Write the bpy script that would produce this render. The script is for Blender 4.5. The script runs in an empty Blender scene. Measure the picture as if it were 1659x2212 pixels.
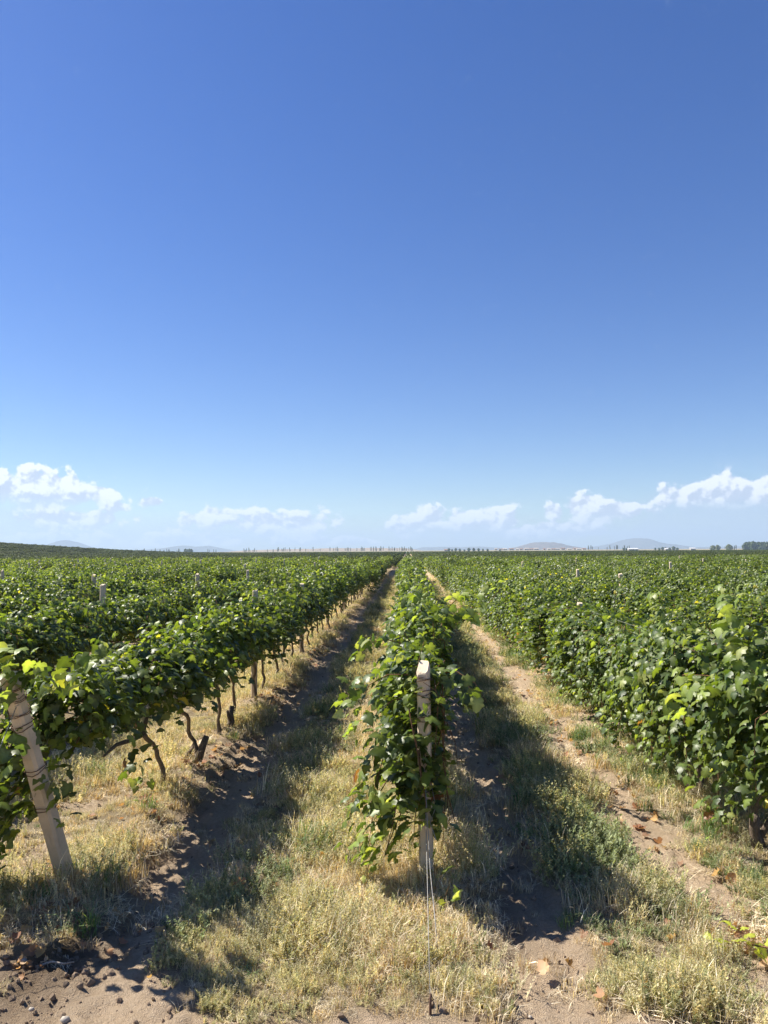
import bpy, math, random
import numpy as np
from mathutils import Vector, Matrix

# ------------------------------------------------------------------ camera, sky, sun, exposure
S = bpy.context.scene
SUN_DIR = Vector((-0.85, 0.30, 1.0)).normalized()
EL = math.asin(SUN_DIR.z)
AZ = math.atan2(SUN_DIR.x, SUN_DIR.y)
CAM = Vector((0.0, 0.0, 2.0))
F = 2407.0; VPX = 1326.0; HY = 1793.0

cd = bpy.data.cameras.new('camera'); cam = bpy.data.objects.new('camera', cd)
S.collection.objects.link(cam)
cd.sensor_fit = 'VERTICAL'; cd.sensor_height = 36; cd.lens = 26
cd.clip_start = 0.05; cd.clip_end = 40000
cam.matrix_world = (Matrix.Translation(CAM) @ Matrix.Rotation(math.radians(1.81), 4, 'Z')
                    @ Matrix.Rotation(math.radians(90 + 3.02), 4, 'X') @ Matrix.Rotation(math.radians(-0.30), 4, 'Z'))
S.camera = cam
S.view_settings.view_transform = 'Standard'
S.view_settings.look = 'None'
S.view_settings.gamma = 1
S.view_settings.use_curve_mapping = False
S.view_settings.exposure = 1.12
S.cycles.max_bounces = 6
S.cycles.diffuse_bounces = 3
S.cycles.transmission_bounces = 4
S.cycles.volume_bounces = 0
S.cycles.transparent_max_bounces = 8

W = bpy.data.worlds.new('World'); S.world = W; W.use_nodes = True
wn = W.node_tree.nodes; wl = W.node_tree.links
bg = wn['Background']; bg.inputs[1].default_value = 0.060
sky = wn.new('ShaderNodeTexSky'); sky.sky_type = 'NISHITA'; sky.sun_disc = False
sky.sun_elevation = EL; sky.sun_rotation = AZ
sky.altitude = 300; sky.air_density = 1.0; sky.dust_density = 0.35; sky.ozone_density = 2.4

def wmath(op, a, b=None, c=None, clamp=False):
    n = wn.new('ShaderNodeMath'); n.operation = op; n.use_clamp = clamp
    for i, v in enumerate((a, b, c)):
        if v is None: continue
        if isinstance(v, (int, float)): n.inputs[i].default_value = v
        else: wl.new(v, n.inputs[i])
    return n.outputs[0]
tc = wn.new('ShaderNodeTexCoord'); sp = wn.new('ShaderNodeSeparateXYZ')
wl.new(tc.outputs['Generated'], sp.inputs[0])
U = wmath('ARCTAN2', sp.outputs[0], sp.outputs[1]); V = wmath('ARCSINE', sp.outputs[2])
U = wmath('TANGENT', wmath('MAXIMUM', wmath('MINIMUM', U, 1.35), -1.35))
V0 = V

def cnoise(du, dv, scale, detail, rough, seed):
    cb = wn.new('ShaderNodeCombineXYZ')
    wl.new(wmath('ADD', U, du), cb.inputs[0])
    wl.new(wmath('MULTIPLY', wmath('ADD', V, dv), 1.25), cb.inputs[1]); cb.inputs[2].default_value = seed
    n = wn.new('ShaderNodeTexNoise'); n.inputs['Scale'].default_value = scale
    n.inputs['Detail'].default_value = detail; n.inputs['Roughness'].default_value = rough
    wl.new(cb.outputs[0], n.inputs['Vector']); return n.outputs['Fac']
n_big = cnoise(0, 0, 34, 9, 0.53, 4.7)
n_off = cnoise(-0.004, 0.006, 34, 9, 0.53, 4.7)
# cloud banks seen low over the plain: centre x, y, radii (in photo units), weight
CL = [(90, 1606, 190, 46, 1.0), (-60, 1600, 140, 44, 1.0), (230, 1628, 70, 22, .8), (60, 1690, 230, 90, .50), (325, 1616, 62, 24, .95), (362, 1656, 34, 14, .9), (488, 1638, 28, 13, .95),
      (225, 1697, 150, 24, 1.0), (185, 1757, 210, 20, 1.0), (560, 1760, 170, 24, 1.0), (300, 1735, 350, 45, .42), (690, 1688, 78, 28, .9),
      (906, 1703, 150, 36, .85), (830, 1735, 330, 45, .45), (1090, 1765, 170, 16, .8), (1375, 1708, 88, 36, .95), (1420, 1685, 40, 30, .8), (1570, 1697, 120, 34, .9),
      (1540, 1748, 280, 48, .52), (1800, 1674, 36, 26, .7), (1894, 1662, 50, 34, .98), (2007, 1677, 74, 26, .85),
      (1785, 1740, 130, 28, 1.0), (2350, 1628, 170, 38, 1.0), (2400, 1690, 330, 90, .62), (2150, 1730, 230, 60, .55), (2520, 1635, 110, 40, .9),
      (3300, 1640, 500, 60, .8), (3300, 1720, 700, 70, .5), (-700, 1640, 420, 70, .85), (-800, 1720, 600, 70, .5), (-1900, 1690, 500, 60, .7), (4700, 1690, 600, 60, .7)]
dens = None; num = None; den = None
for (px, py, rx, ry, w) in CL:
    u0 = (px - VPX) / F; v0 = (HY - py) / F
    a = wmath('MULTIPLY', wmath('SUBTRACT', U, u0), F / (rx * 1.12))
    b = wmath('MULTIPLY', wmath('SUBTRACT', V, v0), F / (ry * 1.2))
    r2 = wmath('ADD', wmath('MULTIPLY', a, a), wmath('MULTIPLY', b, b))
    e = wmath('MULTIPLY', wmath('EXPONENT', wmath('MULTIPLY', r2, -0.8)), w)
    if w <= .62:
        dens_soft = e if 'dens_soft' not in globals() else wmath('MAXIMUM', dens_soft, e)
    else:
        dens = e if dens is None else wmath('MAXIMUM', dens, e)
        eb = wmath('MULTIPLY', e, b)
        num = eb if num is None else wmath('ADD', num, eb); den = e if den is None else wmath('ADD', den, e)
def mrange(v, a, b, c=0.0, d=1.0, smooth=True):
    n = wn.new('ShaderNodeMapRange'); n.interpolation_type = 'SMOOTHSTEP' if smooth else 'LINEAR'
    n.inputs[1].default_value = a; n.inputs[2].default_value = b; n.inputs[3].default_value = c; n.inputs[4].default_value = d
    wl.new(v, n.inputs[0]); return n.outputs[0]
# puffs: envelope plus noise over a threshold
f = wmath('ADD', dens, wmath('MULTIPLY', wmath('SUBTRACT', n_big, 0.5), 1.9))
front = mrange(sp.outputs[1], 0.0, 0.15)
aboveh = mrange(V0, 0.0, 0.012)
puff = wmath('MULTIPLY', wmath('MULTIPLY', mrange(dens, 0.04, 0.22), wmath('MULTIPLY', mrange(f, 0.30, 0.46), front)), aboveh)
fs = wmath('ADD', dens_soft, wmath('MULTIPLY', wmath('SUBTRACT', n_big, 0.5), 0.75))
soft = wmath('MULTIPLY', wmath('MULTIPLY', mrange(fs, 0.10, 0.62), front), aboveh)
hrel = wmath('DIVIDE', num, wmath('ADD', den, 0.02))
lit = mrange(wmath('ADD', wmath('SUBTRACT', n_big, n_off), wmath('MULTIPLY', hrel, 0.07)), -0.07, 0.07)
puff = wmath('MULTIPLY', puff, mrange(wmath('ADD', hrel, wmath('MULTIPLY', n_big, 0.6)), -0.75, 0.15))
def rgbmix(fac, a, b):
    n = wn.new('ShaderNodeMix'); n.data_type = 'RGBA'
    if isinstance(fac, (int, float)): n.inputs[0].default_value = fac
    else: wl.new(fac, n.inputs[0])
    for s, v in ((n.inputs[6], a), (n.inputs[7], b)):
        if isinstance(v, tuple): s.default_value = v + (1,)
        else: wl.new(v, s)
    return n.outputs[2]
hs = wn.new('ShaderNodeHueSaturation'); hs.inputs['Hue'].default_value = 0.515; hs.inputs['Saturation'].default_value = 1.34
wl.new(sky.outputs[0], hs.inputs['Color'])
tint = wn.new('ShaderNodeMix'); tint.data_type = 'RGBA'; tint.blend_type = 'MULTIPLY'; tint.inputs[0].default_value = 1
wl.new(hs.outputs[0], tint.inputs[6]); tint.inputs[7].default_value = (.90, .97, 1.05, 1)
c1 = rgbmix(wmath('MULTIPLY', soft, 0.60), tint.outputs[2], (4.0, 5.0, 6.9))
ccol = rgbmix(lit, (4.9, 5.5, 6.8), (9.4, 9.5, 9.8))
c2 = rgbmix(wmath('MULTIPLY', puff, 0.88), c1, ccol)
wl.new(c2, bg.inputs[0])

sd = bpy.data.lights.new('sun', 'SUN'); sd.energy = 5.0; sd.angle = math.radians(0.53); sd.color = (1.0, 0.94, 0.83)
sun = bpy.data.objects.new('sun', sd); S.collection.objects.link(sun)
sun.rotation_euler = SUN_DIR.to_track_quat('Z', 'Y').to_euler(); sun.location = (-20, 5, 30)

# ------------------------------------------------------------------ helpers
R = np.random.default_rng(7)
COL = S.collection
STORE = bpy.data.collections.new('sources')

def hash2(i, j, seed):
    h = (i * 374761393 + j * 668265263 + seed * 1274126177) & 0xffffffff
    h = ((h ^ (h >> 13)) * 1274126177) & 0xffffffff
    return ((h ^ (h >> 16)) & 0xffff) / 65535.0
def vnoise(x, y, seed=0):
    x = np.asarray(x, float); y = np.asarray(y, float)
    i = np.floor(x).astype(np.int64); j = np.floor(y).astype(np.int64)
    fx = x - i; fy = y - j; fx = fx * fx * (3 - 2 * fx); fy = fy * fy * (3 - 2 * fy)
    a = hash2(i, j, seed); b = hash2(i + 1, j, seed); c = hash2(i, j + 1, seed); d = hash2(i + 1, j + 1, seed)
    return (a * (1 - fx) + b * fx) * (1 - fy) + (c * (1 - fx) + d * fx) * fy
def fbm(x, y, seed=0, oct=4, rough=.5):
    s = 0; a = 1; t = 0
    for k in range(oct):
        s = s + a * vnoise(np.asarray(x) * 2 ** k, np.asarray(y) * 2 ** k, seed + k * 17); t += a; a *= rough
    return s / t
def sstep(a, b, x):
    t = np.clip((np.asarray(x, float) - a) / (b - a), 0, 1); return t * t * (3 - 2 * t)

def mesh_np(name, verts, faces_flat, counts, mat=None, cols=None, smooth=True):
    """verts (n,3); faces_flat vertex indices; counts per face; cols (n,3) per vertex"""
    me = bpy.data.meshes.new(name)
    verts = np.asarray(verts, np.float32); faces_flat = np.asarray(faces_flat, np.int32); counts = np.asarray(counts, np.int32)
    me.vertices.add(len(verts)); me.vertices.foreach_set('co', verts.ravel())
    me.loops.add(len(faces_flat)); me.loops.foreach_set('vertex_index', faces_flat)
    me.polygons.add(len(counts)); st = np.zeros(len(counts), np.int32); st[1:] = np.cumsum(counts)[:-1]
    me.polygons.foreach_set('loop_start', st)
    me.polygons.foreach_set('use_smooth', np.full(len(counts), smooth))
    if cols is not None:
        at = me.color_attributes.new('col', 'FLOAT_COLOR', 'POINT')
        c4 = np.ones((len(verts), 4), np.float32); c4[:, :3] = cols; at.data.foreach_set('color', c4.ravel())
    if mat: me.materials.append(mat)
    me.update(calc_edges=True); me.validate()
    return me
class MB:
    """collects pieces into one mesh"""
    def __init__(s): s.v = []; s.f = []; s.c = []; s.n = 0
    def add(s, verts, faces, col=None):
        verts = np.asarray(verts, float)
        s.v.append(verts); s.f += [[i + s.n for i in f] for f in faces]; s.n += len(verts)
        s.c.append(np.tile(col if col is not None else (1, 1, 1), (len(verts), 1)) if np.ndim(col) < 2 else col)
    def tube(s, pts, rads, k=6, col=None, cap=True):
        pts = [Vector(p) for p in pts]; V = []; Fc = []
        up = Vector((.3, .2, 1)).normalized()
        for i, p in enumerate(pts):
            d = (pts[min(i + 1, len(pts) - 1)] - pts[max(i - 1, 0)]).normalized()
            a = d.cross(up)
            if a.length < .1: a = d.cross(Vector((1, 0, 0)))
            a.normalize(); b = d.cross(a)
            for j in range(k):
                t = 2 * math.pi * j / k
                V.append(p + (a * math.cos(t) + b * math.sin(t)) * rads[i])
        for i in range(len(pts) - 1):
            for j in range(k):
                Fc.append([i * k + j, i * k + (j + 1) % k, (i + 1) * k + (j + 1) % k, (i + 1) * k + j])
        if cap:
            Fc.append(list(range(k))[::-1]); Fc.append([(len(pts) - 1) * k + j for j in range(k)])
        s.add([tuple(v) for v in V], Fc, col)
    def box(s, lo, hi, col=None):
        x0, y0, z0 = lo; x1, y1, z1 = hi
        s.add([(x0, y0, z0), (x1, y0, z0), (x1, y1, z0), (x0, y1, z0), (x0, y0, z1), (x1, y0, z1), (x1, y1, z1), (x0, y1, z1)],
              [[0, 3, 2, 1], [4, 5, 6, 7], [0, 1, 5, 4], [1, 2, 6, 5], [2, 3, 7, 6], [3, 0, 4, 7]], col)
    def mesh(s, name, mat, smooth=True):
        fl = [i for f in s.f for i in f]
        return mesh_np(name, np.vstack(s.v), fl, [len(f) for f in s.f], mat, np.vstack(s.c), smooth)
def obj(name, me, parent=None, loc=(0, 0, 0), rot=(0, 0, 0), scl=None, coll=None):
    o = bpy.data.objects.new(name, me); (coll or COL).objects.link(o)
    if parent: o.parent = parent
    o.location = loc; o.rotation_euler = rot
    if scl is not None: o.scale = (scl,) * 3 if np.isscalar(scl) else scl
    return o
def tag(o, label=None, cat=None, group=None, kind=None):
    if label: o['label'] = label
    if cat: o['category'] = cat
    if group: o['group'] = group
    if kind: o['kind'] = kind
    return o

# ------------------------------------------------------------------ materials
def mat_new(name):
    m = bpy.data.materials.new(name); m.use_nodes = True
    nt = m.node_tree; b = nt.nodes['Principled BSDF']; return m, nt, b
def nd(nt, typ, ins={}, **kw):
    n = nt.nodes.new(typ)
    for k, v in kw.items(): setattr(n, k, v)
    for k, v in ins.items():
        if isinstance(v, bpy.types.NodeSocket): nt.links.new(v, n.inputs[k])
        else: n.inputs[k].default_value = v
    return n
def mix(nt, fac, a, b, mode='MIX'):
    n = nt.nodes.new('ShaderNodeMix'); n.data_type = 'RGBA'; n.blend_type = mode
    for s, v in ((n.inputs[0], fac), (n.inputs[6], a), (n.inputs[7], b)):
        if isinstance(v, bpy.types.NodeSocket): nt.links.new(v, s)
        else: s.default_value = v if not isinstance(v, tuple) else v + ((1,) if len(v) == 3 else ())
    return n.outputs[2]
def noise(nt, vec, scale, detail=4, rough=.55):
    return nd(nt, 'ShaderNodeTexNoise', {'Vector': vec, 'Scale': scale, 'Detail': detail, 'Roughness': rough}).outputs['Fac']
def ramp(nt, fac, a, b, lo=0.0, hi=1.0):
    return nd(nt, 'ShaderNodeMapRange', {0: fac, 1: a, 2: b, 3: lo, 4: hi}).outputs[0]

def foliage_mat(name, transl=.34, rough=.42, spec=.5, gain=1.0, tt=(2.45, 2.4, .7)):
    m, nt, b = mat_new(name)
    at = nd(nt, 'ShaderNodeAttribute', attribute_name='col')
    oi = nd(nt, 'ShaderNodeObjectInfo')
    geo = nd(nt, 'ShaderNodeNewGeometry')
    ns = noise(nt, nd(nt, 'ShaderNodeTexCoord').outputs['Object'], 60, 3)
    c = mix(nt, ramp(nt, ns, .3, .7, .0, .35), at.outputs['Color'], (.5, .5, .5), 'SOFT_LIGHT')
    v = ramp(nt, oi.outputs['Random'], 0, 1, (.78 * gain), (1.22 * gain))
    hsv = nd(nt, 'ShaderNodeHueSaturation', {'Color': c, 'Value': v})
    under = nd(nt, 'ShaderNodeHueSaturation', {'Color': hsv.outputs[0], 'Saturation': .75, 'Value': 1.35})
    base = mix(nt, geo.outputs['Backfacing'], hsv.outputs[0], under.outputs[0])
    nt.links.new(base, b.inputs['Base Color'])
    b.inputs['Roughness'].default_value = rough; b.inputs['Specular IOR Level'].default_value = spec
    tcol = mix(nt, 1.0, hsv.outputs[0], tt, 'MULTIPLY')
    tr = nd(nt, 'ShaderNodeBsdfTranslucent', {'Color': tcol})
    ms = nd(nt, 'ShaderNodeMixShader', {0: transl, 1: b.outputs[0], 2: tr.outputs[0]})
    nt.links.new(ms.outputs[0], nt.nodes['Material Output'].inputs[0]); return m
M_leaf = foliage_mat('vine_leaf', .37, .44, .48)
M_grass = foliage_mat('grass_blade', .28, .6, .25, 1.06, (2.35, 2.15, 1.1))
M_farleaf = foliage_mat('distant_leaf', .2, .7, .2)

def bark_mat():
    m, nt, b = mat_new('vine_bark'); co = nd(nt, 'ShaderNodeTexCoord').outputs['Object']
    mp = nd(nt, 'ShaderNodeMapping', {'Vector': co, 'Scale': (1, 1, .22)}).outputs[0]
    n = noise(nt, mp, 110, 5, .7)
    at = nd(nt, 'ShaderNodeAttribute', attribute_name='col').outputs['Color']
    c = mix(nt, ramp(nt, n, .3, .7), (.30, .26, .22), (1.25, 1.2, 1.1)); c = mix(nt, 1.0, c, at, 'MULTIPLY')
    nt.links.new(c, b.inputs['Base Color']); b.inputs['Roughness'].default_value = .9
    bp = nd(nt, 'ShaderNodeBump', {'Height': n, 'Strength': .9, 'Distance': .012}); nt.links.new(bp.outputs[0], b.inputs['Normal']); return m
M_bark = bark_mat()
def concrete_mat():
    m, nt, b = mat_new('weathered_concrete'); co = nd(nt, 'ShaderNodeTexCoord').outputs['Object']
    n = noise(nt, co, 9, 6, .65); n2 = noise(nt, co, 120, 4, .6)
    mp = nd(nt, 'ShaderNodeMapping', {'Vector': co, 'Scale': (1, 1, .12)}).outputs[0]; n3 = noise(nt, mp, 40, 4, .6)
    c = mix(nt, ramp(nt, n, .3, .7), (.62, .51, .37), (.48, .385, .275))
    c = mix(nt, ramp(nt, n3, .55, .8, 0, .5), c, (.27, .22, .17)); c = mix(nt, ramp(nt, n2, .62, .75, 0, .5), c, (.2, .17, .14))
    c = mix(nt, ramp(nt, n2, .25, .35, .4, 0), c, (.55, .49, .4))
    c = mix(nt, 1.0, c, nd(nt, 'ShaderNodeAttribute', attribute_name='col').outputs['Color'], 'MULTIPLY')
    nt.links.new(c, b.inputs['Base Color']); b.inputs['Roughness'].default_value = .88
    h = nd(nt, 'ShaderNodeMath', {0: n, 1: n2}, operation='ADD').outputs[0]
    bp = nd(nt, 'ShaderNodeBump', {'Height': h, 'Strength': .35, 'Distance': .006}); nt.links.new(bp.outputs[0], b.inputs['Normal']); return m
M_conc = concrete_mat()
def plain(name, c, rough=.8, metal=0.0, var=.25, scale=30):
    m, nt, b = mat_new(name); co = nd(nt, 'ShaderNodeTexCoord').outputs['Object']
    n = noise(nt, co, scale, 5, .6)
    d = tuple(x * (1 - var) for x in c); e = tuple(min(1, x * (1 + var)) for x in c)
    nt.links.new(mix(nt, ramp(nt, n, .3, .7), d, e), b.inputs['Base Color'])
    b.inputs['Roughness'].default_value = rough; b.inputs['Metallic'].default_value = metal
    bp = nd(nt, 'ShaderNodeBump', {'Height': n, 'Strength': .4, 'Distance': .01}); nt.links.new(bp.outputs[0], b.inputs['Normal']); return m
M_wire = plain('galvanised_wire', (.30, .29, .27), .6, .5)
M_rust = plain('rusty_wire', (.11, .06, .04), .8, .3)
M_stone = plain('field_stone', (.42, .37, .31), .9, 0, .3, 20)
M_clod = plain('soil_clod', (.23, .165, .11), 1, 0, .35, 30)
M_wall = plain('pale_render_wall', (.42, .37, .31), .9, 0, .1, .5)
M_roofw = plain('white_sheet_roof', (.6, .6, .6), .5, 0, .05, .5)
M_roofr = plain('red_tile_roof', (.27, .16, .11), .8, 0, .2, 1)
M_dark = plain('dark_window_glass', (.03, .035, .04), .2, 0, .1, 1)

# ------------------------------------------------------------------ terrain
ROW0 = 0.12; DX = 2.2
ROWS = {-1: -2.05, 0: 0.12, 1: 2.40}
def rowx(k):
    if k in ROWS: return ROWS[k]
    return -2.05 + (k + 1) * DX if k < -1 else 2.40 + (k - 1) * DX
def far_h(x, y):
    x = np.asarray(x, float); y = np.asarray(y, float)
    h = 11.5 * sstep(-85, -290, x) * sstep(110, 230, y) * (1 - sstep(290, 560, y))
    h = h + 3.0 * sstep(900, 1900, y) * (.4 + 1.2 * fbm(x / 900, y / 900, 31, 2)) * sstep(-1500, 300, x)
    h = h - 0.5 * sstep(76, 96, y) * (1 - sstep(170, 420, y)) * sstep(-120, -30, x)
    return h
def lane_info(x, y):
    """soil amount (bare earth) and rut depth near the camera"""
    wob = (fbm(y * .9, x * 0 + 3, 5, 3) - .5) * .30
    w2 = (fbm(x * 4, y * 4, 9, 4, .6) - .5) * .46
    def band(c, hw, s=.10): return 1 - sstep(hw - s, hw + s, np.abs(x - c - wob) + w2 * .6)
    b1 = band(-1.47, .25); b2 = band(.66, .25); b3 = band(1.68, .20, .12)
    soil = np.maximum(np.maximum(b1, b2), b3)
    edge = 3.30 + .25 * (fbm(x * 1.3, x * 0, 41, 3) - .5) + .42 * (1 - sstep(-1.35, -.85, x)) + .12 * sstep(.2, .8, x) * (1 - sstep(1.0, 1.3, x))
    head = 1 - sstep(edge - .12, edge + .08, y + w2 * .4)
    soil = np.maximum(soil, head)
    patch = sstep(.58, .66, fbm(x * 1.4 + 7, y * 1.1, 77, 3)) * .8
    soil = np.maximum(soil, patch)
    rut = (b1 + b2) * .045 + b3 * .012
    return np.clip(soil, 0, 1), rut, head
def ground_z(x, y):
    x = np.asarray(x, float); y = np.asarray(y, float)
    soil, rut, head = lane_info(x, y)
    near = (1 - sstep(20, 60, np.abs(y))) * (1 - sstep(8, 20, np.abs(x)))
    z = (fbm(x * .7, y * .7, 3, 3) - .5) * .07
    mound = 0
    for k in (-1, 0, 1): mound = mound + .06 * np.exp(-((x - rowx(k) - .03) / .3) ** 2) * sstep(3.9, 4.6, y)
    z = z + mound - rut * sstep(3.2, 4.2, y)
    fine = (fbm(x * 9, y * 9, 11, 4, .6) - .5) * .09 - .022 * sstep(.0, .10, .10 - np.abs(fbm(x * 6, y * 3.5, 61, 2) - .5))
    clod = sstep(.5, .75, fbm(x * 14, y * 14, 23, 2)) * .028 * np.exp(-((np.abs(x + 1.75) - .0) / .18) ** 2)
    dug = .03 * np.exp(-((x - .42) / .2) ** 2 - ((y - 4.35) / .35) ** 2) * (fbm(x * 16, y * 16, 77, 3) - .2) * 2
    z = z + fine * (.35 + .65 * soil) + clod + dug
    return z * near + far_h(x, y)

def graded(a, b, step, outs, far_, growth):
    core = list(np.arange(a, b + 1e-6, step)); s = step; v = core[-1]; up = []
    while v < far_: s *= growth; v += s; up.append(v)
    s = step; v = core[0]; dn = []
    while v > outs: s *= growth; v -= s; dn.append(v)
    return np.array(dn[::-1] + core + up)
gx = graded(-3.0, 3.0, .028, -11000, 11000, 1.10)
gy = graded(2.7, 9.0, .028, -800, 11000, 1.052)
X, Y = np.meshgrid(gx, gy)
Z = ground_z(X, Y)
nv, nu = X.shape
idx = np.arange(nv * nu).reshape(nv, nu)
q = np.stack([idx[:-1, :-1], idx[:-1, 1:], idx[1:, 1:], idx[1:, :-1]], -1).reshape(-1, 4)
soil, rut, head = lane_info(X, Y)
gcol = np.zeros((nv * nu, 3)); gcol[:, 0] = soil.ravel()
gcol[:, 1] = (sstep(.40, .62, fbm(X * 1.1, Y * .8, 55, 4))).ravel()
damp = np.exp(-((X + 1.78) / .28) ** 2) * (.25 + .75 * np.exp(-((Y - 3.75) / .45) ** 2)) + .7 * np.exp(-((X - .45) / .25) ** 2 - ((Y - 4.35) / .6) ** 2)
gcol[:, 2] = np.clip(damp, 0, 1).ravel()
def ground_mat():
    m, nt, b = mat_new('vineyard_earth')
    P = nd(nt, 'ShaderNodeNewGeometry').outputs['Position']
    at = nd(nt, 'ShaderNodeAttribute', attribute_name='col'); s = nd(nt, 'ShaderNodeSeparateColor', {0: at.outputs['Color']})
    n1 = noise(nt, P, 3.2, 8, .62); n2 = noise(nt, P, 38, 6, .7); n3 = noise(nt, P, 190, 3, .6)
    so = mix(nt, ramp(nt, n1, .3, .7), (.56, .42, .285), (.46, .335, .22))
    so = mix(nt, ramp(nt, n2, .38, .62, 0, .75), so, (.64, .50, .355))
    so = mix(nt, ramp(nt, n3, .60, .74, 0, .6), so, (.19, .13, .085))
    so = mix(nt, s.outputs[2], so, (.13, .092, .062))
    li = mix(nt, ramp(nt, n2, .35, .65), (.36, .28, .17), (.24, .185, .11))
    li = mix(nt, ramp(nt, n3, .52, .68, 0, .6), li, (.10, .075, .045))
    li = mix(nt, ramp(nt, n3, .30, .42, .55, 0), li, (.56, .46, .27))
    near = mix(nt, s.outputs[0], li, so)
    # farther land: strips of green and of tan stubble
    mp = nd(nt, 'ShaderNodeMapping', {'Vector': P, 'Scale': (.0009, .004, 1)}).outputs[0]
    nf = noise(nt, mp, 1.4, 4, .5)
    sx = nd(nt, 'ShaderNodeSeparateXYZ', {0: P})
    grn = mix(nt, ramp(nt, noise(nt, P, .5, 6, .7), .3, .7), (.052, .078, .028), (.10, .12, .05))
    tan = mix(nt, ramp(nt, nf, .4, .6), (.30, .25, .16), (.20, .18, .10))
    far = mix(nt, ramp(nt, sx.outputs[1], 1050, 1300), grn, tan)
    strip = ramp(nt, nd(nt, 'ShaderNodeMath', {0: sx.outputs[1], 1: nd(nt, 'ShaderNodeMath', {0: sx.outputs[0], 1: 0.0}, operation='MULTIPLY').outputs[0]}, operation='ADD').outputs[0], 400, 560)
    c = mix(nt, strip, near, far)
    nt.links.new(c, b.inputs['Base Color']); b.inputs['Roughness'].default_value = .95; b.inputs['Specular IOR Level'].default_value = .15
    hh = nd(nt, 'ShaderNodeMath', {0: n2, 1: n3}, operation='ADD').outputs[0]
    bp = nd(nt, 'ShaderNodeBump', {'Height': hh, 'Strength': 1.0, 'Distance': .03}); nt.links.new(bp.outputs[0], b.inputs['Normal'])
    return m
M_ground = ground_mat()
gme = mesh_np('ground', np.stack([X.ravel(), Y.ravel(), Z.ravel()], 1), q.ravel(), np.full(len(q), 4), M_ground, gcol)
tag(obj('ground', gme), 'dry tan vineyard soil with straw coloured grass lanes between the rows', kind='structure')

# distant relief
def relief(name, label, cx, cy, wid, dep, hgt, prof, mat, seed, n=70, m=14):
    us = np.linspace(-1, 1, n); ws = np.linspace(-1, 1, m)
    Ug, Wg = np.meshgrid(us, ws)
    p = np.interp(Ug, [a for a, _ in prof], [b for _, b in prof])
    zz = p * (1 - Wg ** 2) ** 1.0
    zz = zz * hgt * (1 + .22 * (fbm(Ug * 9, Wg * 3, seed, 4) - .5)) - 3.0
    me = mesh_np(name, np.stack([(cx + Ug * wid).ravel(), (cy + Wg * dep).ravel(), zz.ravel()], 1),
                 (lambda I: np.stack([I[:-1, :-1], I[:-1, 1:], I[1:, 1:], I[1:, :-1]], -1).reshape(-1))(np.arange(n * m).reshape(m, n)),
                 np.full((n - 1) * (m - 1), 4), mat)
    return tag(obj(name, me), label, kind='structure')
def land_mat(name, a, b_):
    m, nt, b = mat_new(name); P = nd(nt, 'ShaderNodeNewGeometry').outputs['Position']
    n = noise(nt, P, .02, 7, .65)
    nt.links.new(mix(nt, ramp(nt, n, .35, .65), a, b_), b.inputs['Base Color']); b.inputs['Roughness'].default_value = 1; b.inputs['Specular IOR Level'].default_value = 0
    return m
M_tan = land_mat('dry_steppe', (.33, .25, .17), (.24, .19, .13))
M_brown = land_mat('brown_hillside', (.16, .12, .09), (.10, .085, .06))
M_rock = land_mat('far_mountain_rock', (.13, .12, .10), (.08, .085, .07))
def at(px, d): return (px - VPX) / F * d
D = 6800
relief('mountain', 'broad blue mountain fading into haze', at(2055, D), D, 235 / F * D * 1.0, 700, 39 / F * D, [(-1, 0), (-.6, .22), (-.3, .52), (-.12, .82), (0, 1), (.1, .95), (.3, .62), (.6, .33), (1, 0)], M_rock, 3)
relief('mountain', 'small pointed blue mountain far behind the left hill', at(205, D), D, 190 / F * D, 500, 42 / F * D, [(-1, 0.1), (-.6, .35), (-.35, .45), (-.1, .95), (0, 1), (.12, .85), (.35, .4), (.5, .28), (.62, .38), (.75, .25), (1, 0)], M_rock, 4)
relief('mountain', 'low faint mountain ridge on the horizon', at(590, D), D, 210 / F * D, 600, 24 / F * D, [(-1, 0), (-.5, .45), (-.2, .7), (0, .95), (.2, .8), (.4, .9), (.7, .35), (1, 0)], M_rock, 6)
relief('mountain', 'flat topped faint ridge behind the plain', at(1500, D), D, 180 / F * D, 500, 18 / F * D, [(-1, 0), (-.75, .7), (-.3, .85), (0, .7), (.3, .8), (.7, .6), (1, 0.2)], M_rock, 8)
relief('mountain', 'low pale ridge at the end of the plain', at(2400, D), D, 330 / F * D, 500, 18 / F * D, [(-1, 0), (-.4, .5), (0, .6), (.5, .9), (1, 0.7)], M_rock, 9)
relief('hill', 'rounded brown hill rising above the plain', at(1768, 4600), 4600, 150 / F * 4600, 300, 29 / F * 4600, [(-1, 0), (-.6, .45), (-.3, .85), (-.05, 1), (.2, .95), (.5, .6), (.8, .3), (1, 0)], M_brown, 12)
relief('ridge', 'long low tan ridge of bare steppe', at(1050, 2700), 2700, 330 / F * 2700, 260, 15 / F * 2700, [(-1, 0), (-.8, .55), (-.4, .75), (0, .9), (.4, .95), (.8, .9), (1, .3)], M_tan, 15)
relief('ridge', 'low reddish tan bank of bare earth', at(1900, 1700), 1700, 420 / F * 1700, 60, 9 / F * 1700, [(-1, 0), (-.6, .5), (-.3, .95), (0, 1), (.2, .7), (.6, .8), (1, .5)], M_tan, 16)

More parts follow.
